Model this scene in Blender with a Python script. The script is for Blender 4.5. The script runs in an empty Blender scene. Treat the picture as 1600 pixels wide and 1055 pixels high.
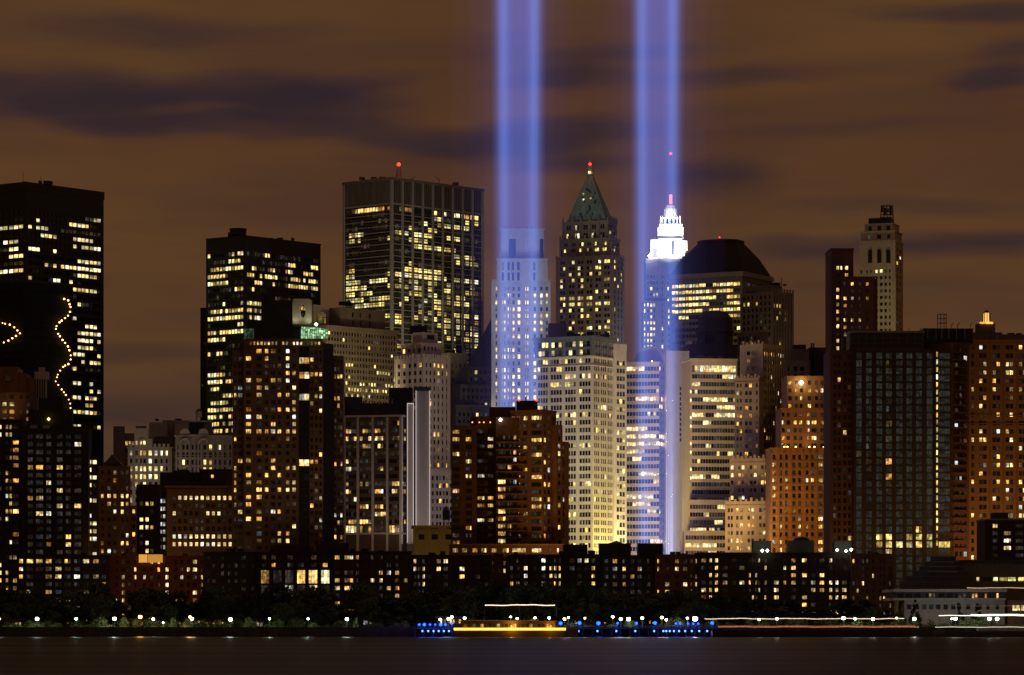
import bpy, math, random
from mathutils import Vector
R = math.radians
sc = bpy.context.scene
col = sc.collection

# ------------------------------------------------------------------ camera
F, HZ, CH = 5700.0, 977.0, 4.0        # focal length in photo pixels, horizon row, eye height in metres
cam_d = bpy.data.cameras.new('camera')
cam = bpy.data.objects.new('camera', cam_d)
col.objects.link(cam)
cam.location = (0, 0, CH)
cam.rotation_euler = (R(90), 0, 0)
cam_d.sensor_width = 36.0
cam_d.lens = 36.0 * F / 1600.0
cam_d.shift_y = (HZ - 527.5) / 1600.0
cam_d.clip_start = 1.0
cam_d.clip_end = 60000.0
sc.camera = cam

# ------------------------------------------------------------------ sky (night, clouds lit by the city)
CLOUD = (0.106, 0.0485, 0.0165, 1)
CLOUD_LOW = (0.080, 0.042, 0.0210, 1)
CLOUD_ALT = (0.082, 0.0350, 0.0165, 1)
GAP = (0.0260, 0.0165, 0.0230, 1)
world = bpy.data.worlds.new('World')
sc.world = world
world.use_nodes = True
nt = world.node_tree
nt.nodes.clear()
N, LK = nt.nodes.new, nt.links.new

def wmath(op, a, b=None, c=None):
    n = N('ShaderNodeMath'); n.operation = op
    for i, v in enumerate((a, b, c)):
        if v is None: continue
        if isinstance(v, (int, float)): n.inputs[i].default_value = v
        else: LK(v, n.inputs[i])
    return n.outputs[0]

tc = N('ShaderNodeTexCoord')
sep = N('ShaderNodeSeparateXYZ'); LK(tc.outputs['Generated'], sep.inputs[0])
az = wmath('ARCTAN2', sep.outputs[0], sep.outputs[1])
el = wmath('ARCSINE', sep.outputs[2])
ang = N('ShaderNodeCombineXYZ'); LK(az, ang.inputs[0]); LK(el, ang.inputs[1])
# organic warp of the angular coordinates
sc1 = N('ShaderNodeMapping'); sc1.inputs['Scale'].default_value = (14, 46, 1); LK(ang.outputs[0], sc1.inputs[0])
wn = N('ShaderNodeTexNoise'); wn.inputs['Scale'].default_value = 1.0; wn.inputs['Detail'].default_value = 4; LK(sc1.outputs[0], wn.inputs[0])
ws = N('ShaderNodeVectorMath'); ws.operation = 'SUBTRACT'; LK(wn.outputs['Color'], ws.inputs[0]); ws.inputs[1].default_value = (.5, .5, .5)
wm = N('ShaderNodeVectorMath'); wm.operation = 'MULTIPLY'; LK(ws.outputs[0], wm.inputs[0]); wm.inputs[1].default_value = (.046, .0125, 0)
wa = N('ShaderNodeVectorMath'); wa.operation = 'ADD'; LK(ang.outputs[0], wa.inputs[0]); LK(wm.outputs[0], wa.inputs[1])
STREAKS = [  # azimuth / elevation of the gaps between the clouds, half sizes, tilt, depth
    (95, 160, 230, 34, -3, .9), (190, 196, 120, 30, -6, .8), (410, 158, 230, 32, 2, 1.0), (470, 186, 160, 32, 5, .8),
    (560, 142, 130, 18, 7, .6), (700, 226, 190, 26, -6, .85), (300, 205, 200, 18, 0, .5), (262, 186, 75, 13, 3, -.6), (345, 178, 60, 8, -4, -.3),
    (890, 132, 90, 20, 2, .7), (960, 98, 140, 15, 3, .45), (880, 218, 130, 24, 2, .8), (885, 268, 120, 15, 0, .5),
    (1150, 132, 170, 17, 5, .45), (1152, 296, 90, 30, 0, .7), (1510, 37, 170, 18, -3, .65), (1565, 134, 90, 18, 0, .75),
    (1560, 94, 70, 18, 0, .45), (1500, 386, 220, 24, 2, .85), (1230, 386, 100, 16, 0, .5), (200, 60, 170, 26, 4, .35),
    (240, 552, 130, 18, 0, .35), (250, 642, 160, 26, 0, .45), (560, 245, 60, 10, 0, .15), (1440, 330, 200, 14, 1, .25), (420, 60, 150, 18, 0, .22), (1250, 210, 200, 12, 4, .18),
]
acc = None
for cx, cy, hw, hh, tilt, dep in STREAKS:
    mp = N('ShaderNodeMapping'); mp.vector_type = 'TEXTURE'; LK(wa.outputs[0], mp.inputs['Vector'])
    mp.inputs['Location'].default_value = ((cx - 800) / F, (HZ - cy) / F, 0)
    mp.inputs['Rotation'].default_value = (0, 0, R(tilt))
    mp.inputs['Scale'].default_value = (hw * 1.12 / F, hh * 1.0 / F, 1)
    ln = N('ShaderNodeVectorMath'); ln.operation = 'LENGTH'; LK(mp.outputs[0], ln.inputs[0])
    mr = N('ShaderNodeMapRange'); mr.interpolation_type = 'SMOOTHERSTEP'
    mr.inputs['From Min'].default_value = 1.55; mr.inputs['From Max'].default_value = 0.0
    mr.inputs['To Min'].default_value = 0.0; mr.inputs['To Max'].default_value = dep
    LK(ln.outputs['Value'], mr.inputs['Value'])
    acc = mr.outputs[0] if acc is None else wmath('ADD', acc, mr.outputs[0])
# general cloud structure over the whole dome: long horizontal bands
sc2 = N('ShaderNodeMapping'); sc2.inputs['Scale'].default_value = (9, 60, 1); LK(ang.outputs[0], sc2.inputs[0])
n2 = N('ShaderNodeTexNoise'); n2.inputs['Scale'].default_value = 1.0; n2.inputs['Detail'].default_value = 5; n2.inputs['Roughness'].default_value = .5; LK(sc2.outputs[0], n2.inputs[0])
band = N('ShaderNodeMapRange'); band.inputs['From Min'].default_value = .42; band.inputs['From Max'].default_value = .72
band.inputs['To Max'].default_value = .26; LK(n2.outputs['Fac'], band.inputs['Value'])
sc4 = N('ShaderNodeMapping'); sc4.inputs['Scale'].default_value = (26, 210, 1); sc4.inputs['Rotation'].default_value = (0, 0, R(1.5)); LK(wa.outputs[0], sc4.inputs[0])
n4 = N('ShaderNodeTexNoise'); n4.inputs['Scale'].default_value = 1.0; n4.inputs['Detail'].default_value = 5; LK(sc4.outputs[0], n4.inputs[0])
fine = N('ShaderNodeMapRange'); fine.inputs['From Min'].default_value = .3; fine.inputs['From Max'].default_value = .7; fine.inputs['To Min'].default_value = .72; fine.inputs['To Max'].default_value = 1.2; LK(n4.outputs['Fac'], fine.inputs['Value'])
gapf = wmath('MULTIPLY', wmath('ADD', acc, band.outputs[0]), fine.outputs[0])
gapf = wmath('SUBTRACT', 1.0, wmath('EXPONENT', wmath('MULTIPLY', gapf, -1.75)))        # thins out softly
gapc = N('ShaderNodeClamp'); LK(gapf, gapc.inputs[0])
sc3 = N('ShaderNodeMapping'); sc3.inputs['Scale'].default_value = (6, 18, 1); sc3.inputs['Location'].default_value = (3, 7, 1); LK(ang.outputs[0], sc3.inputs[0])
n3 = N('ShaderNodeTexNoise'); n3.inputs['Scale'].default_value = 1.0; n3.inputs['Detail'].default_value = 3; LK(sc3.outputs[0], n3.inputs[0])
hue = N('ShaderNodeMapRange'); hue.inputs['From Min'].default_value = .35; hue.inputs['From Max'].default_value = .65; LK(n3.outputs['Fac'], hue.inputs['Value'])
mx0 = N('ShaderNodeMix'); mx0.data_type = 'RGBA'; mx0.inputs['A'].default_value = CLOUD; mx0.inputs['B'].default_value = CLOUD_ALT; LK(hue.outputs[0], mx0.inputs['Factor'])
low = N('ShaderNodeMapRange'); low.inputs['From Min'].default_value = .095; low.inputs['From Max'].default_value = .045; LK(el, low.inputs['Value'])
mx1 = N('ShaderNodeMix'); mx1.data_type = 'RGBA'; LK(mx0.outputs['Result'], mx1.inputs['A']); mx1.inputs['B'].default_value = CLOUD_LOW; LK(low.outputs[0], mx1.inputs['Factor'])
mx2 = N('ShaderNodeMix'); mx2.data_type = 'RGBA'; LK(mx1.outputs['Result'], mx2.inputs['A']); mx2.inputs['B'].default_value = GAP; LK(gapc.outputs[0], mx2.inputs['Factor'])
bg1 = N('ShaderNodeBackground'); LK(mx2.outputs['Result'], bg1.inputs[0]); bg1.inputs[1].default_value = 1.0
sky = N('ShaderNodeTexSky'); sky.sky_type = 'NISHITA'; sky.sun_disc = False
sky.sun_elevation = R(-8); sky.sun_rotation = R(180)
bg2 = N('ShaderNodeBackground'); LK(sky.outputs[0], bg2.inputs[0]); bg2.inputs[1].default_value = 0.05
ad = N('ShaderNodeAddShader'); LK(bg1.outputs[0], ad.inputs[0]); LK(bg2.outputs[0], ad.inputs[1])
wo = N('ShaderNodeOutputWorld'); LK(ad.outputs[0], wo.inputs[0])

added_sun_d = bpy.data.lights.new('added_sun', 'SUN'); added_sun_d.energy = 0.012; added_sun_d.angle = R(0.5); added_sun_d.color = (1, .93, .85)  # weak sun lamp added to give the night light some direction
added_sun = bpy.data.objects.new('added_sun', added_sun_d); col.objects.link(added_sun)
added_sun.rotation_euler = (R(50), 0, R(-25))

sc.view_settings.view_transform = 'Standard'
sc.view_settings.look = 'None'
sc.view_settings.exposure = 0.0
sc.view_settings.gamma = 1.0
sc.view_settings.use_curve_mapping = False
sc.cycles.use_denoising = True
sc.cycles.sample_clamp_indirect = 3.0
sc.cycles.max_bounces = 4
sc.cycles.volume_bounces = 0
sc.cycles.use_light_tree = True

# ------------------------------------------------------------------ helpers
def P(px, py, D):
    return Vector(((px - 800) / F * D, D, CH + (HZ - py) / F * D))
def ZP(py, D): return CH + (HZ - py) / F * D
def MP(D): return D / F                                # metres per photo pixel at distance D
def proj(v): return 800 + F * v[0] / v[1], HZ - (v[2] - CH) * F / v[1]

def nmat(name):
    m = bpy.data.materials.new(name); m.use_nodes = True
    t = m.node_tree; b = t.nodes['Principled BSDF']
    return m, t, b

_wall = {}
def wall_mat(c, rough=.85, var=.25, scale=.12, key=None, metal=0.0):
    k = (c, rough, var, scale, metal)
    if k in _wall: return _wall[k]
    m, t, b = nmat('wall')
    b.inputs['Roughness'].default_value = rough
    b.inputs['Metallic'].default_value = metal
    co = t.nodes.new('ShaderNodeTexCoord')
    mp = t.nodes.new('ShaderNodeMapping'); mp.inputs['Scale'].default_value = (1, 1, .22)
    t.links.new(co.outputs['Object'], mp.inputs[0])
    n = t.nodes.new('ShaderNodeTexNoise'); n.inputs['Scale'].default_value = scale; n.inputs['Detail'].default_value = 6; n.inputs['Roughness'].default_value = .65
    t.links.new(mp.outputs[0], n.inputs[0])
    n2 = t.nodes.new('ShaderNodeTexNoise'); n2.inputs['Scale'].default_value = scale * 9; n2.inputs['Detail'].default_value = 4
    t.links.new(mp.outputs[0], n2.inputs[0])
    ad = t.nodes.new('ShaderNodeMath'); ad.operation = 'ADD'
    t.links.new(n.outputs['Fac'], ad.inputs[0]); t.links.new(n2.outputs['Fac'], ad.inputs[1])
    mr = t.nodes.new('ShaderNodeMapRange'); mr.inputs['From Min'].default_value = .7; mr.inputs['From Max'].default_value = 1.3
    mr.inputs['To Min'].default_value = 1 - var; mr.inputs['To Max'].default_value = 1 + var
    t.links.new(ad.outputs[0], mr.inputs[0])
    mx = t.nodes.new('ShaderNodeVectorMath'); mx.operation = 'SCALE'; mx.inputs[0].default_value = c[:3]
    t.links.new(mr.outputs[0], mx.inputs['Scale'])
    t.links.new(mx.outputs[0], b.inputs['Base Color'])
    _wall[k] = m
    return m

def emit_mat(name, c, s, sample=False):
    m, t, b = nmat(name)
    b.inputs['Base Color'].default_value = (*[min(1, x) * .5 for x in c], 1)
    b.inputs['Emission Color'].default_value = (*c, 1); b.inputs['Emission Strength'].default_value = s
    m.cycles.emission_sampling = 'AUTO' if sample else 'NONE'
    return m

def lit_mat(name, stops, lo, hi, power=2.0, inner=.55):
    """glazing of a lit room: colour and brightness differ from window to window, curtains and furniture break it up"""
    m, t, b = nmat(name)
    L = t.links.new
    def math_(op, a, b_=None):
        n = t.nodes.new('ShaderNodeMath'); n.operation = op
        for i, v in enumerate((a, b_)):
            if v is None: continue
            if isinstance(v, (int, float)): n.inputs[i].default_value = v
            else: L(v, n.inputs[i])
        return n.outputs[0]
    oi = t.nodes.new('ShaderNodeObjectInfo'); ge = t.nodes.new('ShaderNodeNewGeometry')
    rnd = math_('FRACT', math_('ADD', oi.outputs['Random'], math_('MULTIPLY', ge.outputs['Random Per Island'], 7.31)))
    r2 = math_('FRACT', math_('MULTIPLY', rnd, 17.7))
    rnd = math_('FRACT', math_('ADD', oi.outputs['Random'], math_('MULTIPLY', ge.outputs['Random Per Island'], .23)))
    cr = t.nodes.new('ShaderNodeValToRGB'); cr.color_ramp.interpolation = 'LINEAR'
    el_ = cr.color_ramp.elements
    while len(el_) < len(stops): el_.new(.5)
    for e, (p, c) in zip(el_, stops): e.position = p; e.color = (*c, 1)
    L(rnd, cr.inputs[0])
    st = math_('ADD', math_('MULTIPLY', math_('POWER', r2, power), hi - lo), lo)
    tcx = t.nodes.new('ShaderNodeTexCoord')
    of = t.nodes.new('ShaderNodeVectorMath'); of.operation = 'ADD'; L(tcx.outputs['Object'], of.inputs[0])
    cb = t.nodes.new('ShaderNodeCombineXYZ'); L(math_('MULTIPLY', rnd, 91.0), cb.inputs[0]); L(math_('MULTIPLY', r2, 57.0), cb.inputs[2]); L(cb.outputs[0], of.inputs[1])
    mp = t.nodes.new('ShaderNodeMapping'); mp.inputs['Scale'].default_value = (1.15, .4, .55); L(of.outputs[0], mp.inputs[0])
    n = t.nodes.new('ShaderNodeTexNoise'); n.inputs['Scale'].default_value = 1.0; n.inputs['Detail'].default_value = 3; L(mp.outputs[0], n.inputs[0])
    mr = t.nodes.new('ShaderNodeMapRange'); mr.inputs['From Min'].default_value = .38; mr.inputs['From Max'].default_value = .60
    mr.inputs['To Min'].default_value = 1 - inner; mr.inputs['To Max'].default_value = 1.0 + inner * .4; L(n.outputs['Fac'], mr.inputs[0])
    sg = t.nodes.new('ShaderNodeSeparateXYZ'); L(tcx.outputs['Generated'], sg.inputs[0])
    r3 = math_('FRACT', math_('MULTIPLY', rnd, 43.3)); r4 = math_('FRACT', math_('MULTIPLY', r2, 29.1))
    blind = math_('GREATER_THAN', sg.outputs[2], math_('ADD', math_('MULTIPLY', r3, 1.5), .30))
    desk = math_('LESS_THAN', sg.outputs[2], math_('SUBTRACT', math_('MULTIPLY', r4, .55), .15))
    st = math_('MULTIPLY', st, math_('SUBTRACT', 1.0, math_('MULTIPLY', blind, .55)))
    st = math_('MULTIPLY', st, math_('SUBTRACT', 1.0, math_('MULTIPLY', desk, .50)))
    L(cr.outputs[0], b.inputs['Emission Color'])
    L(math_('MULTIPLY', st, mr.outputs[0]), b.inputs['Emission Strength'])
    b.inputs['Base Color'].default_value = (.03, .03, .03, 1); b.inputs['Roughness'].default_value = .2
    m.cycles.emission_sampling = 'NONE'
    return m

WARM = [(0, (1, .36, .06)), (.2, (1, .52, .12)), (.55, (1, .66, .20)), (.86, (1, .80, .40)), (1, (.80, .92, .95))]
OFFICE = [(0, (1, .46, .10)), (.18, (1, .68, .17)), (.55, (1, .78, .24)), (.85, (1, .84, .38)), (1, (.95, .95, .60))]
GREEN = [(0, (1, .66, .15)), (.4, (1, .79, .22)), (.8, (.98, .88, .34)), (1, (1, .93, .62))]
WHITE = [(0, (1, .60, .18)), (.3, (1, .75, .28)), (.75, (1, .84, .42)), (1, (.96, .95, .72))]
COOL = [(0, (1, .82, .50)), (.5, (.92, .95, .85)), (1, (.80, .88, 1))]
WM = {
    'warm': lit_mat('lit_warm_window', WARM, 0.2, 2.4, 1.5, .75),
    'office': lit_mat('lit_office_window', OFFICE, 0.34, 2.4, 1.1, .6),
    'green': lit_mat('lit_greenish_window', GREEN, 0.34, 2.3, 1.1, .6),
    'white': lit_mat('lit_white_window', WHITE, 0.45, 2.3, 1.0, .5),
    'cool': lit_mat('lit_cool_window', COOL, .4, 1.5, 1.3, .5),
    'dim': lit_mat('dim_window', [(0, (.95, .5, .2)), (.35, (.9, .7, .4)), (.7, (.75, .78, .62)), (1, (.6, .7, .85))], .004, .09, 2.4, .8),
    'dimgrey': lit_mat('dim_grey_window', [(0, (.9, .68, .42)), (.5, (.85, .76, .58)), (1, (.70, .74, .76))], .008, .060, 1.7, .7),
    'glass': lit_mat('dim_green_glass', [(0, (.6, .8, .62)), (.5, (.72, .74, .58)), (1, (.62, .72, .74))], .014, .036, 1.0, .6),
}
def dark_glass():
    m, t, b = nmat('dark_glass')
    b.inputs['Base Color'].default_value = (.012, .012, .014, 1); b.inputs['Roughness'].default_value = .12
    return m
WM['dark'] = dark_glass()
FRAME = wall_mat((.05, .045, .04), .6, .1)
FRAME_W = wall_mat((.45, .42, .38), .7, .1)

class MB:
    """collects polygons of one mesh"""
    def __init__(s): s.v = []; s.f = []; s.m = []
    def poly(s, pts, mi=0):
        i = len(s.v); s.v += [tuple(p) for p in pts]; s.f.append(tuple(range(i, i + len(pts)))); s.m.append(mi)
    def prism(s, ring, z0, z1, mi=0, top=True, bottom=False, ring2=None):
        r2 = ring2 or ring; i = len(s.v); n = len(ring)
        s.v += [(x, y, z0) for x, y in ring] + [(x, y, z1) for x, y in r2]
        for k in range(n):
            j = (k + 1) % n
            s.f.append((i + k, i + j, i + n + j, i + n + k)); s.m.append(mi)
        if top: s.f.append(tuple(i + n + k for k in range(n))); s.m.append(mi)
        if bottom: s.f.append(tuple(i + k for k in reversed(range(n)))); s.m.append(mi)
    def box(s, x0, x1, y0, y1, z0, z1, mi=0):
        s.prism([(x0, y0), (x1, y0), (x1, y1), (x0, y1)], z0, z1, mi, True, True)
    def lathe(s, cx, cy, prof, n=12, mi=0):
        for (r0, z0), (r1, z1) in zip(prof, prof[1:]):
            for k in range(n):
                a, b = 2 * math.pi * k / n, 2 * math.pi * (k + 1) / n
                s.poly([(cx + r0 * math.cos(a), cy + r0 * math.sin(a), z0), (cx + r0 * math.cos(b), cy + r0 * math.sin(b), z0),
                        (cx + r1 * math.cos(b), cy + r1 * math.sin(b), z1), (cx + r1 * math.cos(a), cy + r1 * math.sin(a), z1)], mi)
    def tube(s, a, b, r, n=5, mi=0):
        a, b = Vector(a), Vector(b); d = (b - a).normalized()
        e = d.cross(Vector((0, 0, 1)) if abs(d.z) < .9 else Vector((1, 0, 0))).normalized(); g = d.cross(e)
        ra = [a + e * r * math.cos(2 * math.pi * k / n) + g * r * math.sin(2 * math.pi * k / n) for k in range(n)]
        rb = [p + (b - a) for p in ra]
        for k in range(n):
            j = (k + 1) % n; s.poly([ra[k], ra[j], rb[j], rb[k]], mi)
    def data(s, name, mats, off=(0, 0, 0)):
        me = bpy.data.meshes.new(name)
        ox, oy, oz = off
        me.from_pydata([(x - ox, y - oy, z - oz) for x, y, z in s.v], [], s.f)
        for m in (mats if isinstance(mats, (list, tuple)) else [mats]): me.materials.append(m)
        if any(s.m): me.polygons.foreach_set('material_index', s.m)
        me.update()
        return me
    def build(s, name, mats, parent=None, off=None):
        if off is None: off = parent.location if parent is not None and parent.parent is None else (0, 0, 0)
        o = bpy.data.objects.new(name, s.data(name, mats, off)); col.objects.link(o)
        if parent is not None: o.parent = parent
        return o

def tag(o, label=None, cat=None, group=None, kind=None):
    for k, v in (('label', label), ('category', cat), ('group', group), ('kind', kind)):
        if v: o[k] = v
    return o
def empty(name, loc):
    o = bpy.data.objects.new(name, None); o.empty_display_size = 1; col.objects.link(o); o.location = loc
    return o

def window_mesh(w, h, mat, bars=0, frame=None, cross=False, depth=.10):
    mb = MB(); x, z = w / 2, h / 2
    np_ = bars + 1 if frame is not None else 1
    for k in range(np_):                       # one pane between each pair of bars
        a, b = -x + w * k / np_, -x + w * (k + 1) / np_
        mb.poly([(a, 0, -z), (b, 0, -z), (b, 0, z), (a, 0, z)], 0)
    if frame is not None:
        t = min(.09, w * .06) + .03
        def bar(x0, x1, z0, z1): mb.box(x0, x1, -depth, -.005, z0, z1, 1)
        bar(-x, x, -z, -z + t); bar(-x, x, z - t, z); bar(-x, -x + t, -z + t, z - t); bar(x - t, x, -z + t, z - t)
        for k in range(bars):
            c = -x + w * (k + 1) / (bars + 1); bar(c - t * .4, c + t * .4, -z + t, z - t)
        if cross: bar(-x + t, x - t, -t * .4, t * .4)
    return mb.data('window', [mat] + ([frame] if frame is not None else []))

GROUND = 3.0
ROOF = wall_mat((.03, .028, .026), .9, .3)
N_WIN = [0, 0]

class Bld:
    def __init__(s, name, label, wall, loc, cat='building', group=None, cap=300, seed=None, frame=None, roof=None):
        s.name, s.wall, s.cap, s.frame, s.roof = name, wall, cap, frame, roof or ROOF
        px, D = loc
        s.root = empty(name, ((px - 800) / F * D, D + 8, GROUND))
        tag(s.root, label, cat, group)
        s.rng = random.Random(seed if seed is not None else label)
        s.wins = []
    # ---- a block with a near corner at (C, D); right face recedes at th degrees
    def tier(s, L, C, Rr, D, th, top, bot=None, lf=None, rf=None, wall=None, dl=None, dr=None, name='wall', cap=True, lat=.0):
        t = R(th); ct, st = math.cos(t), math.sin(t)
        xc = (C - 800) / F * D
        if Rr is not None and Rr > C:
            k = (Rr - 800) / F; w = (k * D - xc) / (ct - k * st)
        else: w = dr or 22.0
        if L is not None and L < C:
            k = (L - 800) / F; wl = (xc - k * D) / (k * ct + st)
        else: wl = dl or 22.0
        z1 = ZP(top, D); z0 = GROUND if bot is None else ZP(bot, D)
        c = Vector((xc, D)); r = Vector((ct, st)); l = Vector((-st, ct))
        T = dict(c=c, r=r, l=l, w=w, wl=wl, z0=z0, z1=z1, D=D, th=t)
        mb = MB()
        p0, p1, p2, p3 = c + l * wl, c, c + r * w, c + r * w + l * wl
        s.face(mb, T, p0, p1, z0, z1, lf); s.face(mb, T, p1, p2, z0, z1, rf)
        mb.poly([(*p2, z0), (*p3, z0), (*p3, z1), (*p2, z1)]); mb.poly([(*p3, z0), (*p0, z0), (*p0, z1), (*p3, z1)])
        mb.build(name, wall or s.wall, s.root)
        if cap:
            rb = MB(); rb.poly([(*p0, z1), (*p1, z1), (*p2, z1), (*p3, z1)]); rb.build('roof', s.roof, s.root)
        return T
    def front(s, L, Rr, D, top, bot=None, spec=None, th=3, dep=22.0, **k):
        return s.tier(None, L, Rr, D, th, top, bot, None, spec, dl=dep, **k)
    def face(s, mb, T, p0, p1, z0, z1, sp):
        D = T['D']; u = (p1 - p0); W = u.length; u.normalize(); a = math.atan2(u.y, u.x)
        def pt(t, z, d=0.0): return (p0.x + u.x * t - u.y * d, p0.y + u.y * t + u.x * d, z)     # d: depth inwards
        if sp is None:
            mb.poly([pt(0, z0), pt(W, z0), pt(W, z1), pt(0, z1)]); return
        m = MP(D)
        cols = []
        if 'cols' in sp:
            for c0, c1 in sp['cols']:
                tt = []
                for c in (c0, c1):
                    k = (c - 800) / F; tt.append((k * p0.y - p0.x) / (u.x - k * u.y))
                cols.append((max(.15, min(tt)), min(W - .15, max(tt))))
            cols = [c for c in cols if c[1] - c[0] > .3]
        else:
            ml, mr_ = sp.get('ml', .03) * W, sp.get('mr', .03) * W
            n, g, fw, gap = sp['n'], sp.get('g', 1), sp.get('fw', .6), sp.get('gap', .14)
            pit = (W - ml - mr_) / n
            for i in range(n):
                x0 = ml + pit * (i + .5) - pit * fw / 2
                ww = pit * fw / (g + (g - 1) * gap)
                for j in range(g): cols.append((x0 + j * ww * (1 + gap), x0 + j * ww * (1 + gap) + ww))
        fl = sp['fl'] * m; wh = fl * sp.get('fh', .55)
        zt = z1 - sp.get('mt', 3) * m; zb = max(z0 + sp.get('mb', 2) * m, ZP(sp.get('wb', 9999), D))
        nr = max(0, int((zt - zb) / fl + .25))
        rows = []
        for k in range(nr):
            zc = zt - (k + .5) * fl
            hh = wh
            for r0, r1, f in sp.get('tall', []):
                if r0 <= k <= r1: hh = fl * f
            rows.append((zc - hh / 2, zc + hh / 2))
        dp = sp.get('dp', min(.35, .16 * min([c1 - c0 for c0, c1 in cols] or [1])))
        prev = z1
        for zb_, zt_ in rows:
            mb.poly([pt(0, zt_), pt(W, zt_), pt(W, prev), pt(0, prev)]); prev = zb_
            e = 0.0
            for a0, a1 in cols:
                mb.poly([pt(e, zb_), pt(a0, zb_), pt(a0, zt_), pt(e, zt_)]); e = a1
                mb.poly([pt(a0, zb_), pt(a0, zb_, dp), pt(a0, zt_, dp), pt(a0, zt_)])
                mb.poly([pt(a1, zb_), pt(a1, zt_), pt(a1, zt_, dp), pt(a1, zb_, dp)])
                mb.poly([pt(a0, zb_), pt(a1, zb_), pt(a1, zb_, dp), pt(a0, zb_, dp)])
                mb.poly([pt(a0, zt_), pt(a0, zt_, dp), pt(a1, zt_, dp), pt(a1, zt_)])
            mb.poly([pt(e, zb_), pt(W, zb_), pt(W, zt_), pt(e, zt_)])
        mb.poly([pt(0, z0), pt(W, z0), pt(W, prev), pt(0, prev)])
        rng = s.rng
        p_, pd_, run, pal = sp.get('p', .25), sp.get('pd', .2), sp.get('run', 0), sp.get('pal', 'warm')
        for k, (zb_, zt_) in enumerate(rows):
            st = None; rowf = rng.uniform(.35, 1.65) if sp.get('rowvar', True) else 1.0
            for i, (a0, a1) in enumerate(cols):
                q = pt((a0 + a1) / 2, (zb_ + zt_) / 2, dp)
                x, y = proj(q)
                pp, pd, fixed, pl = p_ * rowf, pd_, False, pal
                for rc in sp.get('rects', []):
                    if rc[0] <= x <= rc[2] and rc[1] <= y <= rc[3]:
                        pp = rc[4]; pd = rc[5] if len(rc) > 5 and rc[5] is not None else pd_; fixed = pp >= .8
                        pl = rc[6] if len(rc) > 6 else pal
                for rw, x0_, x1_, pp_, pl_ in sp.get('rowp', []):
                    if rw == k and x0_ <= x <= x1_: pp, fixed, pl = pp_, True, pl_
                if not (st is not None and not fixed and rng.random() < run):
                    v = rng.random()
                    st = 'lit' if v < pp else ('dim' if v < pp + pd else 'dark')
                kind = pl if st == 'lit' else (sp.get('dimpal', 'dim') if st == 'dim' else sp.get('darkpal', 'dark'))
                s.wins.append((0 if st == 'lit' else 1 if st == 'dim' else 2, q, a, round(a1 - a0, 2), round(zt_ - zb_, 2), kind, sp.get('bars', 0), sp.get('cross', False)))
    # ---- trims
    def ring(s, T, e): 
        c, r, l, w, wl = T['c'], T['r'], T['l'], T['w'], T['wl']
        return [tuple(c - r * e - l * e), tuple(c + r * (w + e) - l * e), tuple(c + r * (w + e) + l * (wl + e)), tuple(c - r * e + l * (wl + e))]
    def band(s, T, py0, py1, out=.5, mat=None, name='cornice'):
        mb = MB(); mb.prism(s.ring(T, out), ZP(py1, T['D']), ZP(py0, T['D']), 0, True, True)
        return mb.build(name, mat or s.wall, s.root)
    def ribs(s, T, side, n, width, out, py0, py1, mat=None, name='pier', ends=True):
        z1, z0 = ZP(py0, T['D']), max(GROUND, ZP(py1, T['D']))
        c, w = (T['c'], T['w']) if side == 'r' else (T['c'] + T['l'] * T['wl'], T['wl'])
        u = T['r'] if side == 'r' else -T['l']; nn = Vector((u.y, -u.x))
        for k in range(n + 1):
            if not ends and k in (0, n): continue
            o = c + u * (w * k / n)
            mb = MB(); a, b = o - u * width / 2, o + u * width / 2
            mb.prism([tuple(a + nn * out), tuple(b + nn * out), tuple(b - nn * .05), tuple(a - nn * .05)], z0, z1, 0, True, True)
            mb.build(name, mat or s.wall, s.root)
    def box(s, name, L, Rr, top, bot, D, dep=8.0, mat=None, th=3):
        mb = MB(); x0, x1 = (L - 800) / F * D, (Rr - 800) / F * D; t = R(th)
        r = Vector((math.cos(t), math.sin(t))); l = Vector((-r.y, r.x)); c = Vector((x0, D)); w = (x1 - x0) / max(.2, math.cos(t))
        mb.prism([tuple(c), tuple(c + r * w), tuple(c + r * w + l * dep), tuple(c + l * dep)], ZP(bot, D), ZP(top, D), 0, True, True)
        return mb.build(name, mat or s.wall, s.root)
    def lathe(s, name, px, D, prof, mat=None, n=12, dy=0):
        """prof: (half width in px, row)"""
        mb = MB(); mb.lathe((px - 800) / F * D, D + dy, [(h * MP(D), ZP(y, D)) for h, y in prof], n)
        return mb.build(name, mat or s.wall, s.root)
    def on(s, T, side, px, py, out=0.0):
        c = T['c']; u = T['r'] if side == 'r' else -T['l']; nn = Vector((u.y, -u.x)); k = (px - 800) / F
        p = c + nn * out; t = (k * p.y - p.x) / (u.x - k * u.y); q = p + u * t
        return Vector((q.x, q.y, ZP(py, q.y)))
    def units(s, L, Rr, top, D, n=5, hmax=9, mat=None, dy=6):
        """plant rooms, tanks and ducts on a roof"""
        for k in range(n):
            w = s.rng.uniform(3, 11); x = s.rng.uniform(L, max(L + 1, Rr - w)); h = s.rng.uniform(2, hmax)
            s.box('roof_unit', x, x + w, top - h, top + .2, D + dy + k * .9, s.rng.uniform(2.5, 6), mat or ROOF)
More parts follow.
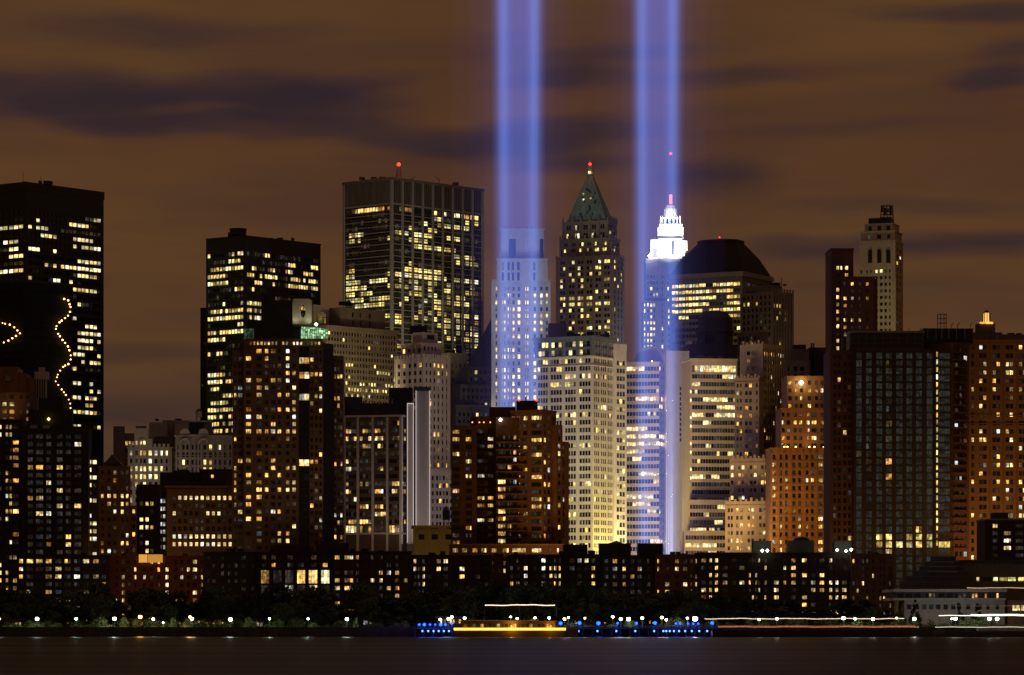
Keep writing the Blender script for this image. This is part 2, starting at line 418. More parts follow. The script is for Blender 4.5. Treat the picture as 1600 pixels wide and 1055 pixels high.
    def finish(s):
        s.wins.sort(key=lambda w: (w[0], -w[3] * w[4]))
        cache, base, rest = {}, s.root.location, {}
        for i, (st, q, a, w, h, kind, bars, cross) in enumerate(s.wins):
            if i < s.cap:
                key = (w, h, kind, bars, cross)
                if key not in cache: cache[key] = window_mesh(w, h, WM[kind], bars, s.frame if (bars or cross) else None, cross)
                o = bpy.data.objects.new('window', cache[key]); col.objects.link(o)
                o.parent = s.root; o.location = Vector(q) - base; o.rotation_euler = (0, 0, a)
                N_WIN[0] += 1
            else:
                mb = rest.setdefault(kind, MB())
                ux, uy = math.cos(a) * w / 2, math.sin(a) * w / 2; x, y, z = q
                mb.poly([(x - ux, y - uy, z - h / 2), (x + ux, y + uy, z - h / 2), (x + ux, y + uy, z + h / 2), (x - ux, y - uy, z + h / 2)])
                N_WIN[1] += 1
        if rest:
            allm, mats = MB(), []
            for mi, (kind, mb) in enumerate(rest.items()):
                mats.append(WM[kind])
                for f in mb.f: allm.poly([mb.v[j] for j in f], mi)
            tag(allm.build('window_glazing', mats, s.root), kind='stuff')

def spot(name, pos, target, color, power, deg=70, blend=.8, size=1.0):
    d = bpy.data.lights.new(name, 'SPOT'); d.energy = power; d.color = color; d.spot_size = R(deg); d.spot_blend = blend; d.shadow_soft_size = size
    o = bpy.data.objects.new(name, d); col.objects.link(o); o.location = pos
    o.rotation_euler = (Vector(target) - Vector(pos)).to_track_quat('-Z', 'Y').to_euler()
    return o
def lamp(name, pos, color, power, size=.5, parent=None):
    d = bpy.data.lights.new(name, 'POINT'); d.energy = power; d.color = color; d.shadow_soft_size = size
    o = bpy.data.objects.new(name, d); col.objects.link(o)
    o.location = Vector(pos) - (parent.location if parent is not None else Vector())
    if parent is not None: o.parent = parent
    return o

SODIUM, WHITE_L, YELLOW = (1, .50, .13), (1, .92, .78), (1, .78, .28)
RED_E = emit_mat('red_beacon', (1, .035, .02), 4)
def red_light(b, px, py, D, r=.8):
    mb = MB(); c = P(px, py, D)
    mb.lathe(c.x, c.y, [(0, c.z - r), (r * .75, c.z - r * .6), (r, c.z), (r * .75, c.z + r * .6), (0, c.z + r)], 8)
    mb.build('beacon', RED_E, b.root)


# ------------------------------------------------------------------ the setting: river, shore, ground
def river_mat():
    m, t, b = nmat('river_water')
    b.inputs['Base Color'].default_value = (.004, .0035, .0045, 1)
    co = t.nodes.new('ShaderNodeTexCoord')
    mp = t.nodes.new('ShaderNodeMapping'); mp.inputs['Scale'].default_value = (.004, .03, 1); t.links.new(co.outputs['Object'], mp.inputs[0])
    n = t.nodes.new('ShaderNodeTexNoise'); n.inputs['Scale'].default_value = 1; n.inputs['Detail'].default_value = 5; t.links.new(mp.outputs[0], n.inputs[0])
    mr = t.nodes.new('ShaderNodeMapRange'); mr.inputs['To Min'].default_value = .34; mr.inputs['To Max'].default_value = .46
    mr.inputs['From Min'].default_value = .3; mr.inputs['From Max'].default_value = .7
    t.links.new(n.outputs['Fac'], mr.inputs[0])
    sx = t.nodes.new('ShaderNodeSeparateXYZ'); t.links.new(co.outputs['Object'], sx.inputs[0])
    sh = t.nodes.new('ShaderNodeMapRange'); sh.inputs['From Min'].default_value = 1205; sh.inputs['From Max'].default_value = 1245; sh.inputs['To Max'].default_value = .75
    t.links.new(sx.outputs[1], sh.inputs[0])                        # sheltered, calmer water under the seawall
    cm = t.nodes.new('ShaderNodeMix'); t.links.new(sh.outputs[0], cm.inputs['Factor']); t.links.new(mr.outputs[0], cm.inputs['A']); cm.inputs['B'].default_value = .10
    t.links.new(cm.outputs['Result'], b.inputs['Roughness']); sp_ = t.nodes.new('ShaderNodeMapRange'); sp_.inputs['From Max'].default_value = .75; sp_.inputs['To Min'].default_value = .055; sp_.inputs['To Max'].default_value = .5; t.links.new(sh.outputs[0], sp_.inputs[0]); t.links.new(sp_.outputs[0], b.inputs['Specular IOR Level']); b.inputs['IOR'].default_value = 1.33
    mp2 = t.nodes.new('ShaderNodeMapping'); mp2.inputs['Scale'].default_value = (.10, .35, 1); t.links.new(co.outputs['Object'], mp2.inputs[0])
    n2 = t.nodes.new('ShaderNodeTexNoise'); n2.inputs['Scale'].default_value = 1; n2.inputs['Detail'].default_value = 4; t.links.new(mp2.outputs[0], n2.inputs[0])
    bp = t.nodes.new('ShaderNodeBump'); bp.inputs['Strength'].default_value = .2; bp.inputs['Distance'].default_value = .5
    t.links.new(n2.outputs['Fac'], bp.inputs['Height']); t.links.new(bp.outputs[0], b.inputs['Normal'])
    return m
SH = 1256.0      # distance of the far bank
mb = MB(); mb.poly([(-2500, -400, 0), (2500, -400, 0), (2500, SH + 2, 0), (-2500, SH + 2, 0)])
tag(mb.build('river', river_mat()), 'dark calm river with faint brown and violet reflections', 'river', kind='structure')
mb = MB(); mb.poly([(-9000, SH + 12, GROUND - .03), (9000, SH + 12, GROUND - .03), (9000, 30000, GROUND - .03), (-9000, 30000, GROUND - .03)])
tag(mb.build('ground', wall_mat((.05, .048, .045), .9, .3)), 'dark city ground behind the waterfront', 'ground', kind='structure')
mb = MB(); mb.prism([(-900, SH), (900, SH), (900, SH + .9), (-900, SH + .9)], -1, GROUND + .35)
tag(mb.build('seawall', wall_mat((.07, .075, .07), .9, .4, .3)), 'dark stone seawall along the far bank', 'seawall', kind='structure')
mb = MB(); mb.poly([(-900, SH + .9, GROUND + .004), (900, SH + .9, GROUND + .004), (900, SH + 13, GROUND + .004), (-900, SH + 13, GROUND + .004)])
tag(mb.build('esplanade', wall_mat((.22, .21, .19), .85, .3, .4)), 'paved waterfront walk behind the seawall', 'walkway', kind='structure')
# lawn: uneven tufts on a sheet
mb = MB(); rg = random.Random(5)
mb.poly([(-900, SH + 13, GROUND + .002), (900, SH + 13, GROUND + .002), (900, SH + 34, GROUND + .5), (-900, SH + 34, GROUND + .5)])
for k in range(9000):
    x, y = rg.uniform(-190, 190), rg.uniform(SH + 13, SH + 33); z = GROUND + .5 * (y - SH - 13) / 21; h = rg.uniform(.12, .4); w = rg.uniform(.05, .16)
    mb.poly([(x - w, y, z), (x + w, y, z), (x + rg.uniform(-.2, .2), y + rg.uniform(-.2, .2), z + h)])
tag(mb.build('grass', wall_mat((.045, .085, .025), .9, .4, .3)), 'strip of short green grass behind the waterfront walk', 'grass', kind='stuff')

# railing on the seawall
rail = empty('waterfront_railing', (0, SH + .45, GROUND + .35)); tag(rail, 'thin dark metal railing running along the top of the seawall', 'railing')
IRON = wall_mat((.04, .045, .04), .5, .1)
mb = MB()
for z in (.45, .8, 1.1): mb.box(-330, 330, SH + .42, SH + .48, GROUND + .35 + z - .03, GROUND + .35 + z + .03)
mb.build('rail', IRON, rail)
pm = MB(); pm.box(-.05, .05, -.05, .05, 0, 1.15); pmd = pm.data('post', IRON)
for k in range(150):
    o = bpy.data.objects.new('post', pmd); col.objects.link(o); o.parent = rail; o.location = (-186 + k * 2.5, 0, 0)

# ------------------------------------------------------------------ towers of the skyline, left to right
BLACK = wall_mat((.010, .010, .011), .45, .2)
NET = wall_mat((.008, .008, .009), .95, .5, .05)
BROWN = wall_mat((.26, .135, .06), .9, .25)
DKBROWN = wall_mat((.055, .032, .022), .9, .3)
TAN = wall_mat((.30, .24, .15), .9, .2)
DKTAN = wall_mat((.17, .135, .085), .9, .25)
PALE = wall_mat((.50, .44, .37), .9, .18)
STONE = wall_mat((.62, .58, .50), .9, .22)
BRICK = wall_mat((.21, .105, .045), .92, .25)
ORANGE = wall_mat((.36, .185, .075), .92, .25)
DKRED = wall_mat((.10, .044, .023), .92, .25)
SLATE = wall_mat((.045, .045, .05), .8, .3)
GREY = wall_mat((.28, .27, .25), .8, .15)
METAL = wall_mat((.30, .285, .25), .55, .15)
COPPER = wall_mat((.20, .33, .27), .8, .3)
WTRIM = wall_mat((.75, .73, .70), .7, .05)
GLOW_TRIM = emit_mat('trim_glow', (1, .86, .84), .55)  # white slab trim; its lit look is put in as emission

# 1 black tower at the edge of the picture
b = Bld('office_tower', 'tall black office tower cut by the picture edge, long strips of lit windows', BLACK, (60, 1850))
T = b.tier(-62, 40, 162, 1850, 52, 285,
  lf=dict(n=4, g=3, fw=.92, gap=.1, fl=11.4, fh=.5, mt=40, wb=450, p=.30, pd=.12, run=.6, pal='white',
     rects=[(-70, 300, 40, 338, 0, .05), (-70, 350, 40, 362, .95), (-70, 418, 40, 432, .7, .2), (12, 395, 40, 408, .9), (-70, 362, 40, 385, .12)]),
  rf=dict(n=6, g=3, fw=.92, gap=.1, fl=11.4, fh=.5, mt=40, wb=665, p=.30, pd=.12, run=.55, pal='white',
     rects=[(40, 300, 170, 339, .03, .06), (40, 344, 60, 360, .85), (60, 350, 170, 362, .45), (40, 386, 170, 394, .55), (82, 408, 170, 417, .8), (118, 430, 160, 442, .85), (40, 362, 80, 384, .15), (112, 445, 165, 480, .22), (112, 485, 165, 506, .0), (112, 508, 165, 556, .62), (138, 560, 165, 576, .9),
            (112, 576, 165, 610, .1, .35), (112, 610, 165, 636, .35), (112, 640, 165, 652, .95), (112, 653, 165, 670, .3)]))
b.band(T, 284, 297, .3, BLACK, 'parapet'); b.units(20, 90, 287, 1855, 4, 5)
mb = MB()
for px, h in ((36, 262), (64, 268)): mb.tube(P(px, 287, 1875), P(px, h + 8, 1875), .12)
mb.build('antenna', IRON, b.root)
b.finish()

# 2 shrouded tower with stair lights
b = Bld('shrouded_tower', 'unlit black tower wrapped in netting, strings of bulbs hanging on it', NET, (30, 1760))
T2 = b.tier(-62, 37, 113, 1760, 52, 440)
for k in range(18): b.band(T2, 452 + k * 12, 453 + k * 12, .25, NET, 'floor_edge')
b.finish()
BULB = emit_mat('warm_bulb', (1, .55, .16), 6)
bm_ = MB(); bm_.lathe(0, 0, [(0, -.42), (.32, -.25), (.42, 0), (.32, .25), (0, .42)], 8); bulb_me = bm_.data('bulb', BULB)
def light_string(label, T, side, pts, n):
    P3 = [b.on(T, side, x, y, 1.2) for x, y in pts]
    root = empty('light_string', P3[-1]); tag(root, label, 'light string', 'strings of bulbs on the shrouded tower')
    mb = MB()
    for a, c in zip(P3, P3[1:]): mb.tube(a, c, .07, 4)
    mb.build('cable', IRON, root)
    L = [0]
    for a, c in zip(P3, P3[1:]): L.append(L[-1] + (c - a).length)
    rg = random.Random(n)
    for k in range(n):
        s_ = L[-1] * (k + .5 + rg.uniform(-.25, .25)) / n
        for i in range(len(P3) - 1):
            if L[i] <= s_ <= L[i + 1]:
                q = P3[i].lerp(P3[i + 1], (s_ - L[i]) / (L[i + 1] - L[i])); break
        o = bpy.data.objects.new('bulb', bulb_me); col.objects.link(o); o.parent = root; o.location = q - root.location
        f = rg.uniform(.6, 1.15); o.scale = (f, f, f)
light_string('long zigzag string of amber bulbs down the black shrouded tower', T2, 'r',
  [(98, 467), (106, 468), (111, 482), (108, 492), (98, 500), (89, 507), (87, 516), (96, 529), (106, 541), (110, 552), (111, 559), (109, 568), (100, 572), (91, 583), (87, 596), (93, 604), (102, 616), (109, 627), (111, 636), (107, 645), (98, 655)], 36)
light_string('short bent string of amber bulbs at the picture edge on shrouded tower', T2, 'l',
  [(-6, 502), (8, 506), (18, 508), (25, 514), (31, 521), (22, 527), (12, 533), (-4, 539)], 12)

# 3 brown block and pale lantern in front of it
b = Bld('apartment_building', 'blank brown brick building with stepped top at the picture edge', BROWN, (0, 1570))
b.front(-60, 28, 1560, 573, spec=None, th=2); b.front(28, 41, 1561.5, 583, th=2); b.front(41, 53.5, 1563, 591, th=2)
b.box('plaque', 8, 16, 587, 595, 1559.4, .5, GREY)
b.finish()
b = Bld('roof_lantern_tower', 'slim pale tower with a louvred lantern on top beside brown block', PALE, (64, 1565), cat='tower')
b.front(53.6, 76, 1566, 622, th=2, dep=8); b.box('lantern_cap', 53.8, 75, 581, 592.5, 1566, 7); b.box('finial', 60.5, 69, 574, 581, 1567.5, 4)
for k in range(5): b.box('column', 56 + k * 3.7, 57.4 + k * 3.7, 592.5, 622, 1566.3, .8)
b.box('lantern_core', 57, 72.5, 592.5, 622, 1567.5, 4, BLACK)
b.finish()
b = Bld('apartment_building', 'dark apartment building with few lit windows below the brown block', DKBROWN, (0, 1535), frame=FRAME)
b.front(-60, 52, 1535, 613, spec=dict(cols=[(-20, -12), (-6, -1), (4, 10), (15, 22), (31, 35), (41, 46)], fl=11.6, fh=.5, mt=1, p=.22, pd=.4, wb=960))
b.finish()

# 4 dark apartment tower
b = Bld('apartment_tower', 'dark apartment tower with grid of dim grey windows beside the black office tower', wall_mat((.035, .028, .026), .9, .2), (85, 1450), frame=FRAME)
T = b.front(36, 138, 1450, 667, spec=dict(cols=[(43, 51.5), (56, 67.5), (72, 80), (88.5, 98), (102.5, 111), (116, 127)], fl=12.05, fh=.62, mt=9, p=.07, pd=.86, dimpal='dimgrey', bars=1, wb=875,
    rects=[(40, 727, 70, 735, 1), (40, 775, 70, 783, 1), (84, 788, 100, 797, 1), (54, 799, 70, 808, 1), (70, 799, 82, 808, .9), (70, 751, 82, 760, 1), (112, 690, 130, 700, .6), (88, 763, 100, 772, .9), (40, 872, 82, 880, .9)]))
b.box('penthouse', 44, 112, 640, 667, 1453, 10); b.box('penthouse', 60, 98, 622, 640, 1455, 8)
for x in (47, 67): b.box('vent_louvre', x, x + 11, 664.3, 669.5, 1449.7, .4, GREY)
b.band(T, 666, 669, .15, name='parapet')
mb = MB(); c = P(76, 655, 1452.2); mb.lathe(c.x, c.y, [(0, c.z - .7), (.7, c.z), (0, c.z + .7)], 8); mb.build('roof_lamp', emit_mat('roof_lamp', (1, .8, .25), 3), b.root)
b.tier(None, 138, 153, 1462, 30, 712, None, None, dict(cols=[(139.5, 143), (145, 151)], fl=12, fh=.5, mt=4, p=.45, pd=.3, pal='white', wb=880), dl=14)
b.finish()
b = Bld('apartment_tower', 'dark apartment tower with narrow lit windows cut by the picture edge', DKBROWN, (0, 1472), frame=FRAME)
b.front(-70, 35, 1472, 655, spec=dict(cols=[(-30, -22), (-15, -10), (-4, 2), (9, 12.5), (15, 18.5), (20.5, 29)], fl=12, fh=.52, mt=6, p=.32, pd=.2, wb=960))
b.finish()

# 5 brown mid-rise with hip roof
b = Bld('apartment_building', 'reddish brown brick building with a dark pointed hip roof', wall_mat((.20, .10, .055), .9, .25), (180, 1500), frame=FRAME)
T = b.tier(None, 154, 204, 1500, 8, 728, None, None, dict(cols=[(158, 162), (168, 173), (177.5, 181.5), (189, 193), (197, 200.5)], fl=12.3, fh=.5, mt=4, p=.30, pd=.35, wb=880), dl=16)
b.tier(None, 163, 187, 1503, 8, 722, 728, dl=8)
mb = MB(); t_ = P(162, 725, 1503); e_ = P(189, 725, 1503); a_ = P(175, 710, 1508)
rg_ = [(t_.x, t_.y, t_.z), (e_.x, e_.y, e_.z), (e_.x, e_.y + 10, e_.z), (t_.x, t_.y + 10, t_.z)]
for k in range(4): mb.poly([rg_[k], rg_[(k + 1) % 4], tuple(a_)])
mb.build('hip_roof', BLACK, b.root)
b.tier(None, 204, 214, 1505, 20, 790, None, None, dict(cols=[(207, 211)], fl=12, fh=.5, mt=3, p=.2, pd=.3, wb=880), dl=12)
b.finish()
b = Bld('apartment_building', 'narrow dark brown building with paired yellow windows behind red low-rise', DKBROWN, (232, 1510), frame=FRAME)
b.front(213, 249, 1512, 757, spec=dict(cols=[(218.5, 223.5), (227.5, 232), (235, 239.5)], fl=12.3, fh=.5, mt=24, p=.35, pd=.3, pal='office', rects=[(210, 785, 245, 796, .9), (210, 822, 245, 832, .95)], wb=880))
b.front(249, 260, 1506, 776, spec=dict(cols=[(251, 253.5), (255, 258)], fl=12, fh=.5, mt=1, p=.6, pd=.3, pal='cool', wb=860), wall=SLATE)
b.finish()

# 6 ornate pale stone buildings
b = Bld('stone_tower', 'thin tan stone slab tower behind the ornate white building', DKTAN, (188, 1800))
b.front(178, 195, 1800, 666, th=8, dep=10); b.front(190.5, 212, 1802, 677, spec=dict(cols=[(191.5, 194), (196, 199.5), (201.5, 204.5), (206.5, 209)], fl=11.5, fh=.6, mt=10, p=.0, pd=.2, rects=[(188, 686, 212, 699, 1)], wb=740), th=3)
b.finish()
def arch_panel(b, px, py, rpx, D, mat, name='arch_gable', th=.7, n=10, leg=0):
    """semicircular moulding standing proud of the wall"""
    mb = MB(); m = MP(D); c = P(px, py, D); r1, r0 = rpx * m, rpx * m * th
    for k in range(n):
        a0, a1 = math.pi * k / n, math.pi * (k + 1) / n
        q = [(c.x + r * math.cos(a), c.z + r * math.sin(a)) for r, a in ((r0, a0), (r1, a0), (r1, a1), (r0, a1))]
        mb.prism([(x, z) for x, z in q], 0, .7)
    mb.v = [(x, D - z, y) for x, y, z in mb.v]
    return mb.build(name, mat, b.root)
b = Bld('ornate_building', 'ornate white stone building with arched lit windows and a corner tower', PALE, (235, 1740), frame=FRAME_W)
oc = [(203, 206.5), (211.5, 215), (219, 222), (224, 228), (232.5, 237), (241.5, 246), (251, 254), (259, 262)]
T = b.front(199.5, 269, 1740, 699, spec=dict(cols=oc, fl=12.2, fh=.62, mt=3, p=.25, pd=.3, pal='white', rects=[(200, 702, 270, 715, .95), (200, 716, 270, 727, .05, .25), (200, 727, 258, 739, .97), (200, 740, 258, 752, .85), (200, 752, 240, 762, .4)], wb=800), th=2)
b.front(210, 231, 1739, 672, 699, spec=dict(cols=[(212, 215), (219, 222), (224, 227.5)], fl=12, fh=.5, mt=14, p=.6, pd=.2, pal='white'), th=2, dep=8)
b.front(231, 238, 1739.5, 686, 699, th=2, dep=6)
b.box('turret_cap', 209.5, 231.5, 669.5, 672.5, 1738.6, 9); b.box('turret_block', 212, 228, 665.5, 669.5, 1740, 6, DKTAN)
arch_panel(b, 223.5, 691, 6, 1738.9, PALE); b.band(T, 698.5, 700.5, .5); b.band(T, 727, 728, .4, name='ledge'); b.band(T, 740, 741.2, .5, name='ledge'); b.band(T, 716.2, 717, .3, name='ledge')
for x in (200, 209.3, 230, 239, 248, 257, 267): b.box('pilaster', x, x + 1.6, 701, 760, 1739.5, .7)
for x in (202, 240, 247, 254, 261): b.box('dormer', x, x + 4, 693.5, 699, 1739.6, 3)
mb = MB(); p0, p1 = P(236, 699, 1741), P(270, 699, 1741); q0, q1 = P(242, 682, 1748), P(276, 682, 1748)
mb.poly([p0, p1, q1, q0]); mb.poly([p0, q0, Vector((p0.x, q0.y, p0.z))]); mb.build('slate_roof', BLACK, b.root)
b.finish()
b = Bld('stone_building', 'blocky tan building with blank upper walls behind the ornate rooftops', TAN, (265, 1830))
b.front(233, 262, 1830, 660, th=5); b.front(254, 296, 1834, 656.5, th=5); b.front(273, 295, 1826, 662, th=8, dep=10); b.units(240, 290, 657, 1834, 3, 3)
b.finish()
b = Bld('ornate_building', 'ornate greyish stone building with two arched gables below the black tower', wall_mat((.36, .31, .25), .9, .2), (318, 1730), frame=FRAME_W)
oc = [(277, 279.5), (285, 288.5), (291, 294.5), (299.5, 302.5), (306, 308), (311, 313), (318, 322), (327, 331), (335.5, 338), (342, 345), (350, 353), (358, 361)]
T = b.front(274, 368, 1730, 681, spec=dict(cols=oc, fl=11.8, fh=.66, mt=12, p=.08, pd=.3, pal='white', rects=[(316, 713, 334, 726, 1, .2), (316, 726, 334, 738, .95), (288, 727, 312, 738, .5, .3), (285, 694, 350, 702, .25, .3, 'office')], wb=800), th=2)
for px in (289, 318): 
    arch_panel(b, px, 693, 8, 1729.2, PALE); b.box('gable', px - 7.5, px + 7.5, 677, 681.2, 1730, 4); arch_panel(b, px, 677.2, 7.5, 1729.6, PALE, th=.1)
for x in (275, 283, 296, 303.5, 314, 324.5, 332.5, 340, 347.5, 356, 364): b.box('pilaster', x, x + 1.5, 688, 760, 1729.4, .7)
b.band(T, 680, 682.5, .5); b.band(T, 711, 712.2, .4, name='ledge')
b.box('plant_room', 295, 319, 658, 678, 1736, 6, BLACK); b.box('plant_frame', 293, 332, 657, 659.5, 1735, 8, GREY); b.box('plant_block', 319, 331, 659.5, 681, 1737, 6, DKTAN)
mb = MB(); c = P(312.5, 675, 1735.5); m_ = MP(1735); mb.lathe(c.x, c.y, [(2.2 * m_, c.z), (2.6 * m_, c.z + 2.2 * m_), (2.1 * m_, c.z + 4.4 * m_), (0, c.z + 4.4 * m_)], 10); mb.build('satellite_dish', GREY, b.root)
b.finish()
def water_tank(label, px, base, D, w, h, mat, cone=.45):
    m = MP(D); c = P(px, base, D); root = empty('water_tank', c); tag(root, label, 'water tank')
    mb = MB(); r = w / 2 * m; leg = h * m * .28
    n = 12
    mb.lathe(c.x, c.y, [(0, c.z + leg), (r, c.z + leg), (r, c.z + h * m * .75), (0, c.z + h * m * .75)], n); mb.build('barrel', mat, root)
    mb = MB(); mb.lathe(c.x, c.y, [(r * 1.08, c.z + h * m * .75), (r * .15, c.z + h * m), (0, c.z + h * m)], n); mb.build('cone_roof', BLACK, root)
    for sx in (-1, 1):
        for sy in (-1, 1):
            mb = MB(); mb.box(c.x + sx * r * .6 - .15, c.x + sx * r * .6 + .15, c.y + sy * r * .6 - .15, c.y + sy * r * .6 + .15, c.z, c.z + leg); mb.build('leg', IRON, root)
    mb = MB()
    for f in (.38, .52, .66): mb.lathe(c.x, c.y, [(r * 1.02, c.z + h * m * f - .08), (r * 1.02, c.z + h * m * f + .08)], n)
    mb.build('hoop', IRON, root)
water_tank('pale round rooftop water tank with dark cone cap above ornate building', 310.5, 657.5, 1738, 10, 19, PALE)

# 7 office block with bright window rows
b = Bld('office_building', 'brown office block with cornice and full rows of bright white windows', wall_mat((.20, .12, .07), .9, .25), (312, 1480), frame=FRAME)
T = b.front(260.5, 366, 1480, 760, spec=dict(cols=[(269.5 + k * 8.75, 274.8 + k * 8.75) for k in range(11)], fl=12.05, fh=.58, mt=12, p=.06, pd=.4, pal='white', dimpal='dimgrey', cross=True,
   rects=[(276, 772, 366, 784, 1), (262, 772, 276, 784, 0, .6), (262, 785, 290, 796, .25, .5), (318, 797, 340, 808, 1), (262, 833, 366, 844, .96), (262, 845, 366, 856, 1)], wb=862))
b.band(T, 759, 762, .9); b.band(T, 764.5, 766, .45, name='ledge'); b.band(T, 858.5, 861, .4, name='ledge'); b.box('penthouse', 282, 352, 752, 760, 1488, 8, DKBROWN); b.units(270, 350, 752, 1488, 5, 5)
b.finish()
b = Bld('apartment_building', 'dark low roofs and blank walls above the bright-windowed office block', SLATE, (305, 1600))
b.front(250, 312, 1605, 738, th=2); b.front(312, 368, 1600, 733, spec=dict(cols=[(317, 321), (330, 334), (345, 348)], fl=11, fh=.45, mt=6, p=.1, pd=.4, wb=790), wall=DKBROWN); b.units(258, 310, 738, 1600, 4, 6)
b.finish()

# 8 black glass tower
b = Bld('office_tower', 'flat-topped black office tower with bright broken window strips', BLACK, (410, 1850))
sp = dict(fl=11.05, fh=.55, mt=22, p=.34, pd=.2, run=.6, pal='office', wb=700)
T = b.tier(322, 382, 501, 1850, 50, 368,
  lf=dict(sp, n=3, g=4, fw=.95, gap=.1, rects=[(320, 397, 382, 405, .7), (320, 405, 382, 413, .2), (320, 430, 382, 452, .6), (320, 452, 382, 466, .0), (320, 485, 382, 506, .75), (320, 512, 382, 528, .75), (320, 545, 382, 580, .2), (320, 585, 382, 600, .7), (340, 600, 382, 640, .6), (320, 640, 382, 690, .8)]),
  rf=dict(sp, n=7, g=4, fw=.95, gap=.1, rects=[(382, 395, 470, 406, .6), (470, 388, 505, 412, .12), (382, 418, 500, 426, .5), (382, 428, 470, 440, .6), (382, 441, 500, 453, .75), (382, 453, 505, 470, .12), (382, 484, 412, 505, .8), (382, 510, 412, 530, .4)]))
b.band(T, 367.5, 369, .25, BLACK, 'parapet')
mb = MB(); c = P(372, 368, 1862); mb.lathe(c.x, c.y, [(4.2, c.z), (4.2, c.z + 2.8), (4.5, c.z + 2.9), (4.5, c.z + 3.4), (0, c.z + 3.4)], 16); mb.build('cooling_tower', DKBROWN, b.root)
b.box('plant_room', 356, 366, 363, 368.5, 1863, 6, BLACK); b.units(388, 470, 374, 1885, 7, 4, BLACK)
b.finish()
b = Bld('office_tower', 'thin dark brown sliver of a tower beside the flat-topped black tower', DKBROWN, (317, 1930))
b.front(313, 330, 1930, 481, spec=dict(cols=[(315, 317), (318.5, 320.5)], fl=11, fh=.4, mt=6, p=.02, pd=.1, wb=640)); b.finish()

# 9 brick residential tower with green-lit glass vault
RB = wall_mat((.15, .085, .055), .9, .25)
b = Bld('apartment_tower', 'dark brick apartment tower crowned by a green-lit glass vault', RB, (440, 1470), frame=FRAME)
ap = dict(fl=11.4, fh=.55, p=.22, pd=.25, wb=862)
b.front(363, 381, 1474, 547, spec=dict(ap, cols=[(366, 369), (372, 378.5)], mt=8))
T = b.front(381, 467, 1470, 531, spec=dict(ap, cols=[(384.5, 392), (401, 408.5), (414, 419), (423.5, 430), (434, 439), (447, 452), (457, 462)], mt=12, p=.28,
   rects=[(380, 552, 395, 562, .9), (410, 548, 432, 562, .8), (440, 580, 462, 591, .9), (380, 640, 395, 680, .6), (400, 600, 410, 612, .9), (380, 740, 395, 862, .55), (395, 745, 410, 780, .6)]), th=1)
b.front(467, 483.5, 1472.5, 531, spec=dict(cols=[(467.8, 475), (475.6, 483)], fl=11.4, fh=.86, mt=4, p=.0, pd=.08, wb=862, rects=[(460, 560, 490, 570, .9), (460, 582, 490, 590, .9), (460, 610, 490, 622, .95), (465, 715, 490, 725, .95)]), wall=BLACK, th=1)
b.front(483.5, 505, 1470, 533, spec=dict(ap, cols=[(485, 489.5), (492, 496.5), (499, 503)], mt=12, rects=[(480, 582, 505, 592, .95), (480, 612, 505, 622, .8)]), th=1)
b.tier(None, 505, 521, 1470.5, 62, 536, None, None, None, dl=12, wall=wall_mat((.03, .02, .018), .9, .2))
b.front(521, 536, 1480, 556, spec=dict(ap, cols=[(522.5, 525.5), (527.5, 530.5), (532, 534.7)], fl=11.4, mt=4, p=.18, pd=.5, rects=[(520, 584, 536, 593, .95)]), th=1)
# row of small crown windows
b.front(383, 503, 1470.8, 529, 531, th=1)
cw = dict(cols=[(385 + k * 5.6, 388 + k * 5.6) for k in range(21)], fl=9, fh=.55, mt=0, mb=0, p=.5, pd=.4)
b.front(382, 504, 1469.4, 532, 541, spec=cw, th=1, dep=.6, cap=False)
b.box('crown_block', 408, 470, 469, 531, 1478, 9, BLACK); b.box('crown_block', 386, 408, 501, 531, 1478, 9, BLACK)
# screen wall with an oval opening
def oval_screen(b, L, Rr, top, bot, D, cx, cy, rx, ry, mat):
    mb = MB(); n = 28; m = MP(D); th_ = 1.2
    o = P(cx, cy, D); x0, x1 = (L - cx) * m, (Rr - cx) * m; z1, z0 = (cy - top) * m, (cy - bot) * m
    inn, out = [], []
    for k in range(n):
        a = 2 * math.pi * k / n; dx, dz = math.cos(a), math.sin(a)
        inn.append((rx * m * dx, ry * m * dz))
        tx = (x1 / dx if dx > 0 else x0 / dx) if abs(dx) > 1e-6 else 1e9; tz = (z1 / dz if dz > 0 else z0 / dz) if abs(dz) > 1e-6 else 1e9
        t = min(tx, tz); out.append((t * dx, t * dz))
    for k in range(n):
        j = (k + 1) % n
        for d in (0, th_): mb.poly([(o.x + q[0], D + d, o.z + q[1]) for q in (inn[k], out[k], out[j], inn[j])])
        mb.poly([(o.x + inn[k][0], D, o.z + inn[k][1]), (o.x + inn[j][0], D, o.z + inn[j][1]), (o.x + inn[j][0], D + th_, o.z + inn[j][1]), (o.x + inn[k][0], D + th_, o.z + inn[k][1])])
        mb.poly([(o.x + out[k][0], D, o.z + out[k][1]), (o.x + out[j][0], D, o.z + out[j][1]), (o.x + out[j][0], D + th_, o.z + out[j][1]), (o.x + out[k][0], D + th_, o.z + out[k][1])])
    return mb.build('oval_screen', mat, b.root)
oval_screen(b, 457, 487, 467, 507, 1476, 473.5, 486.5, 4, 10, wall_mat((.55, .52, .40), .9, .12))
b.box('screen_shoulder', 459, 485, 507, 510, 1475.5, 2.5, RB)
spot('screen_floodlight', P(461, 506, 1473.5), P(463, 490, 1476), (1, .95, .6), 260, 110); spot('screen_floodlight', P(484, 506, 1473.5), P(481, 490, 1476), (1, .95, .6), 260, 110)
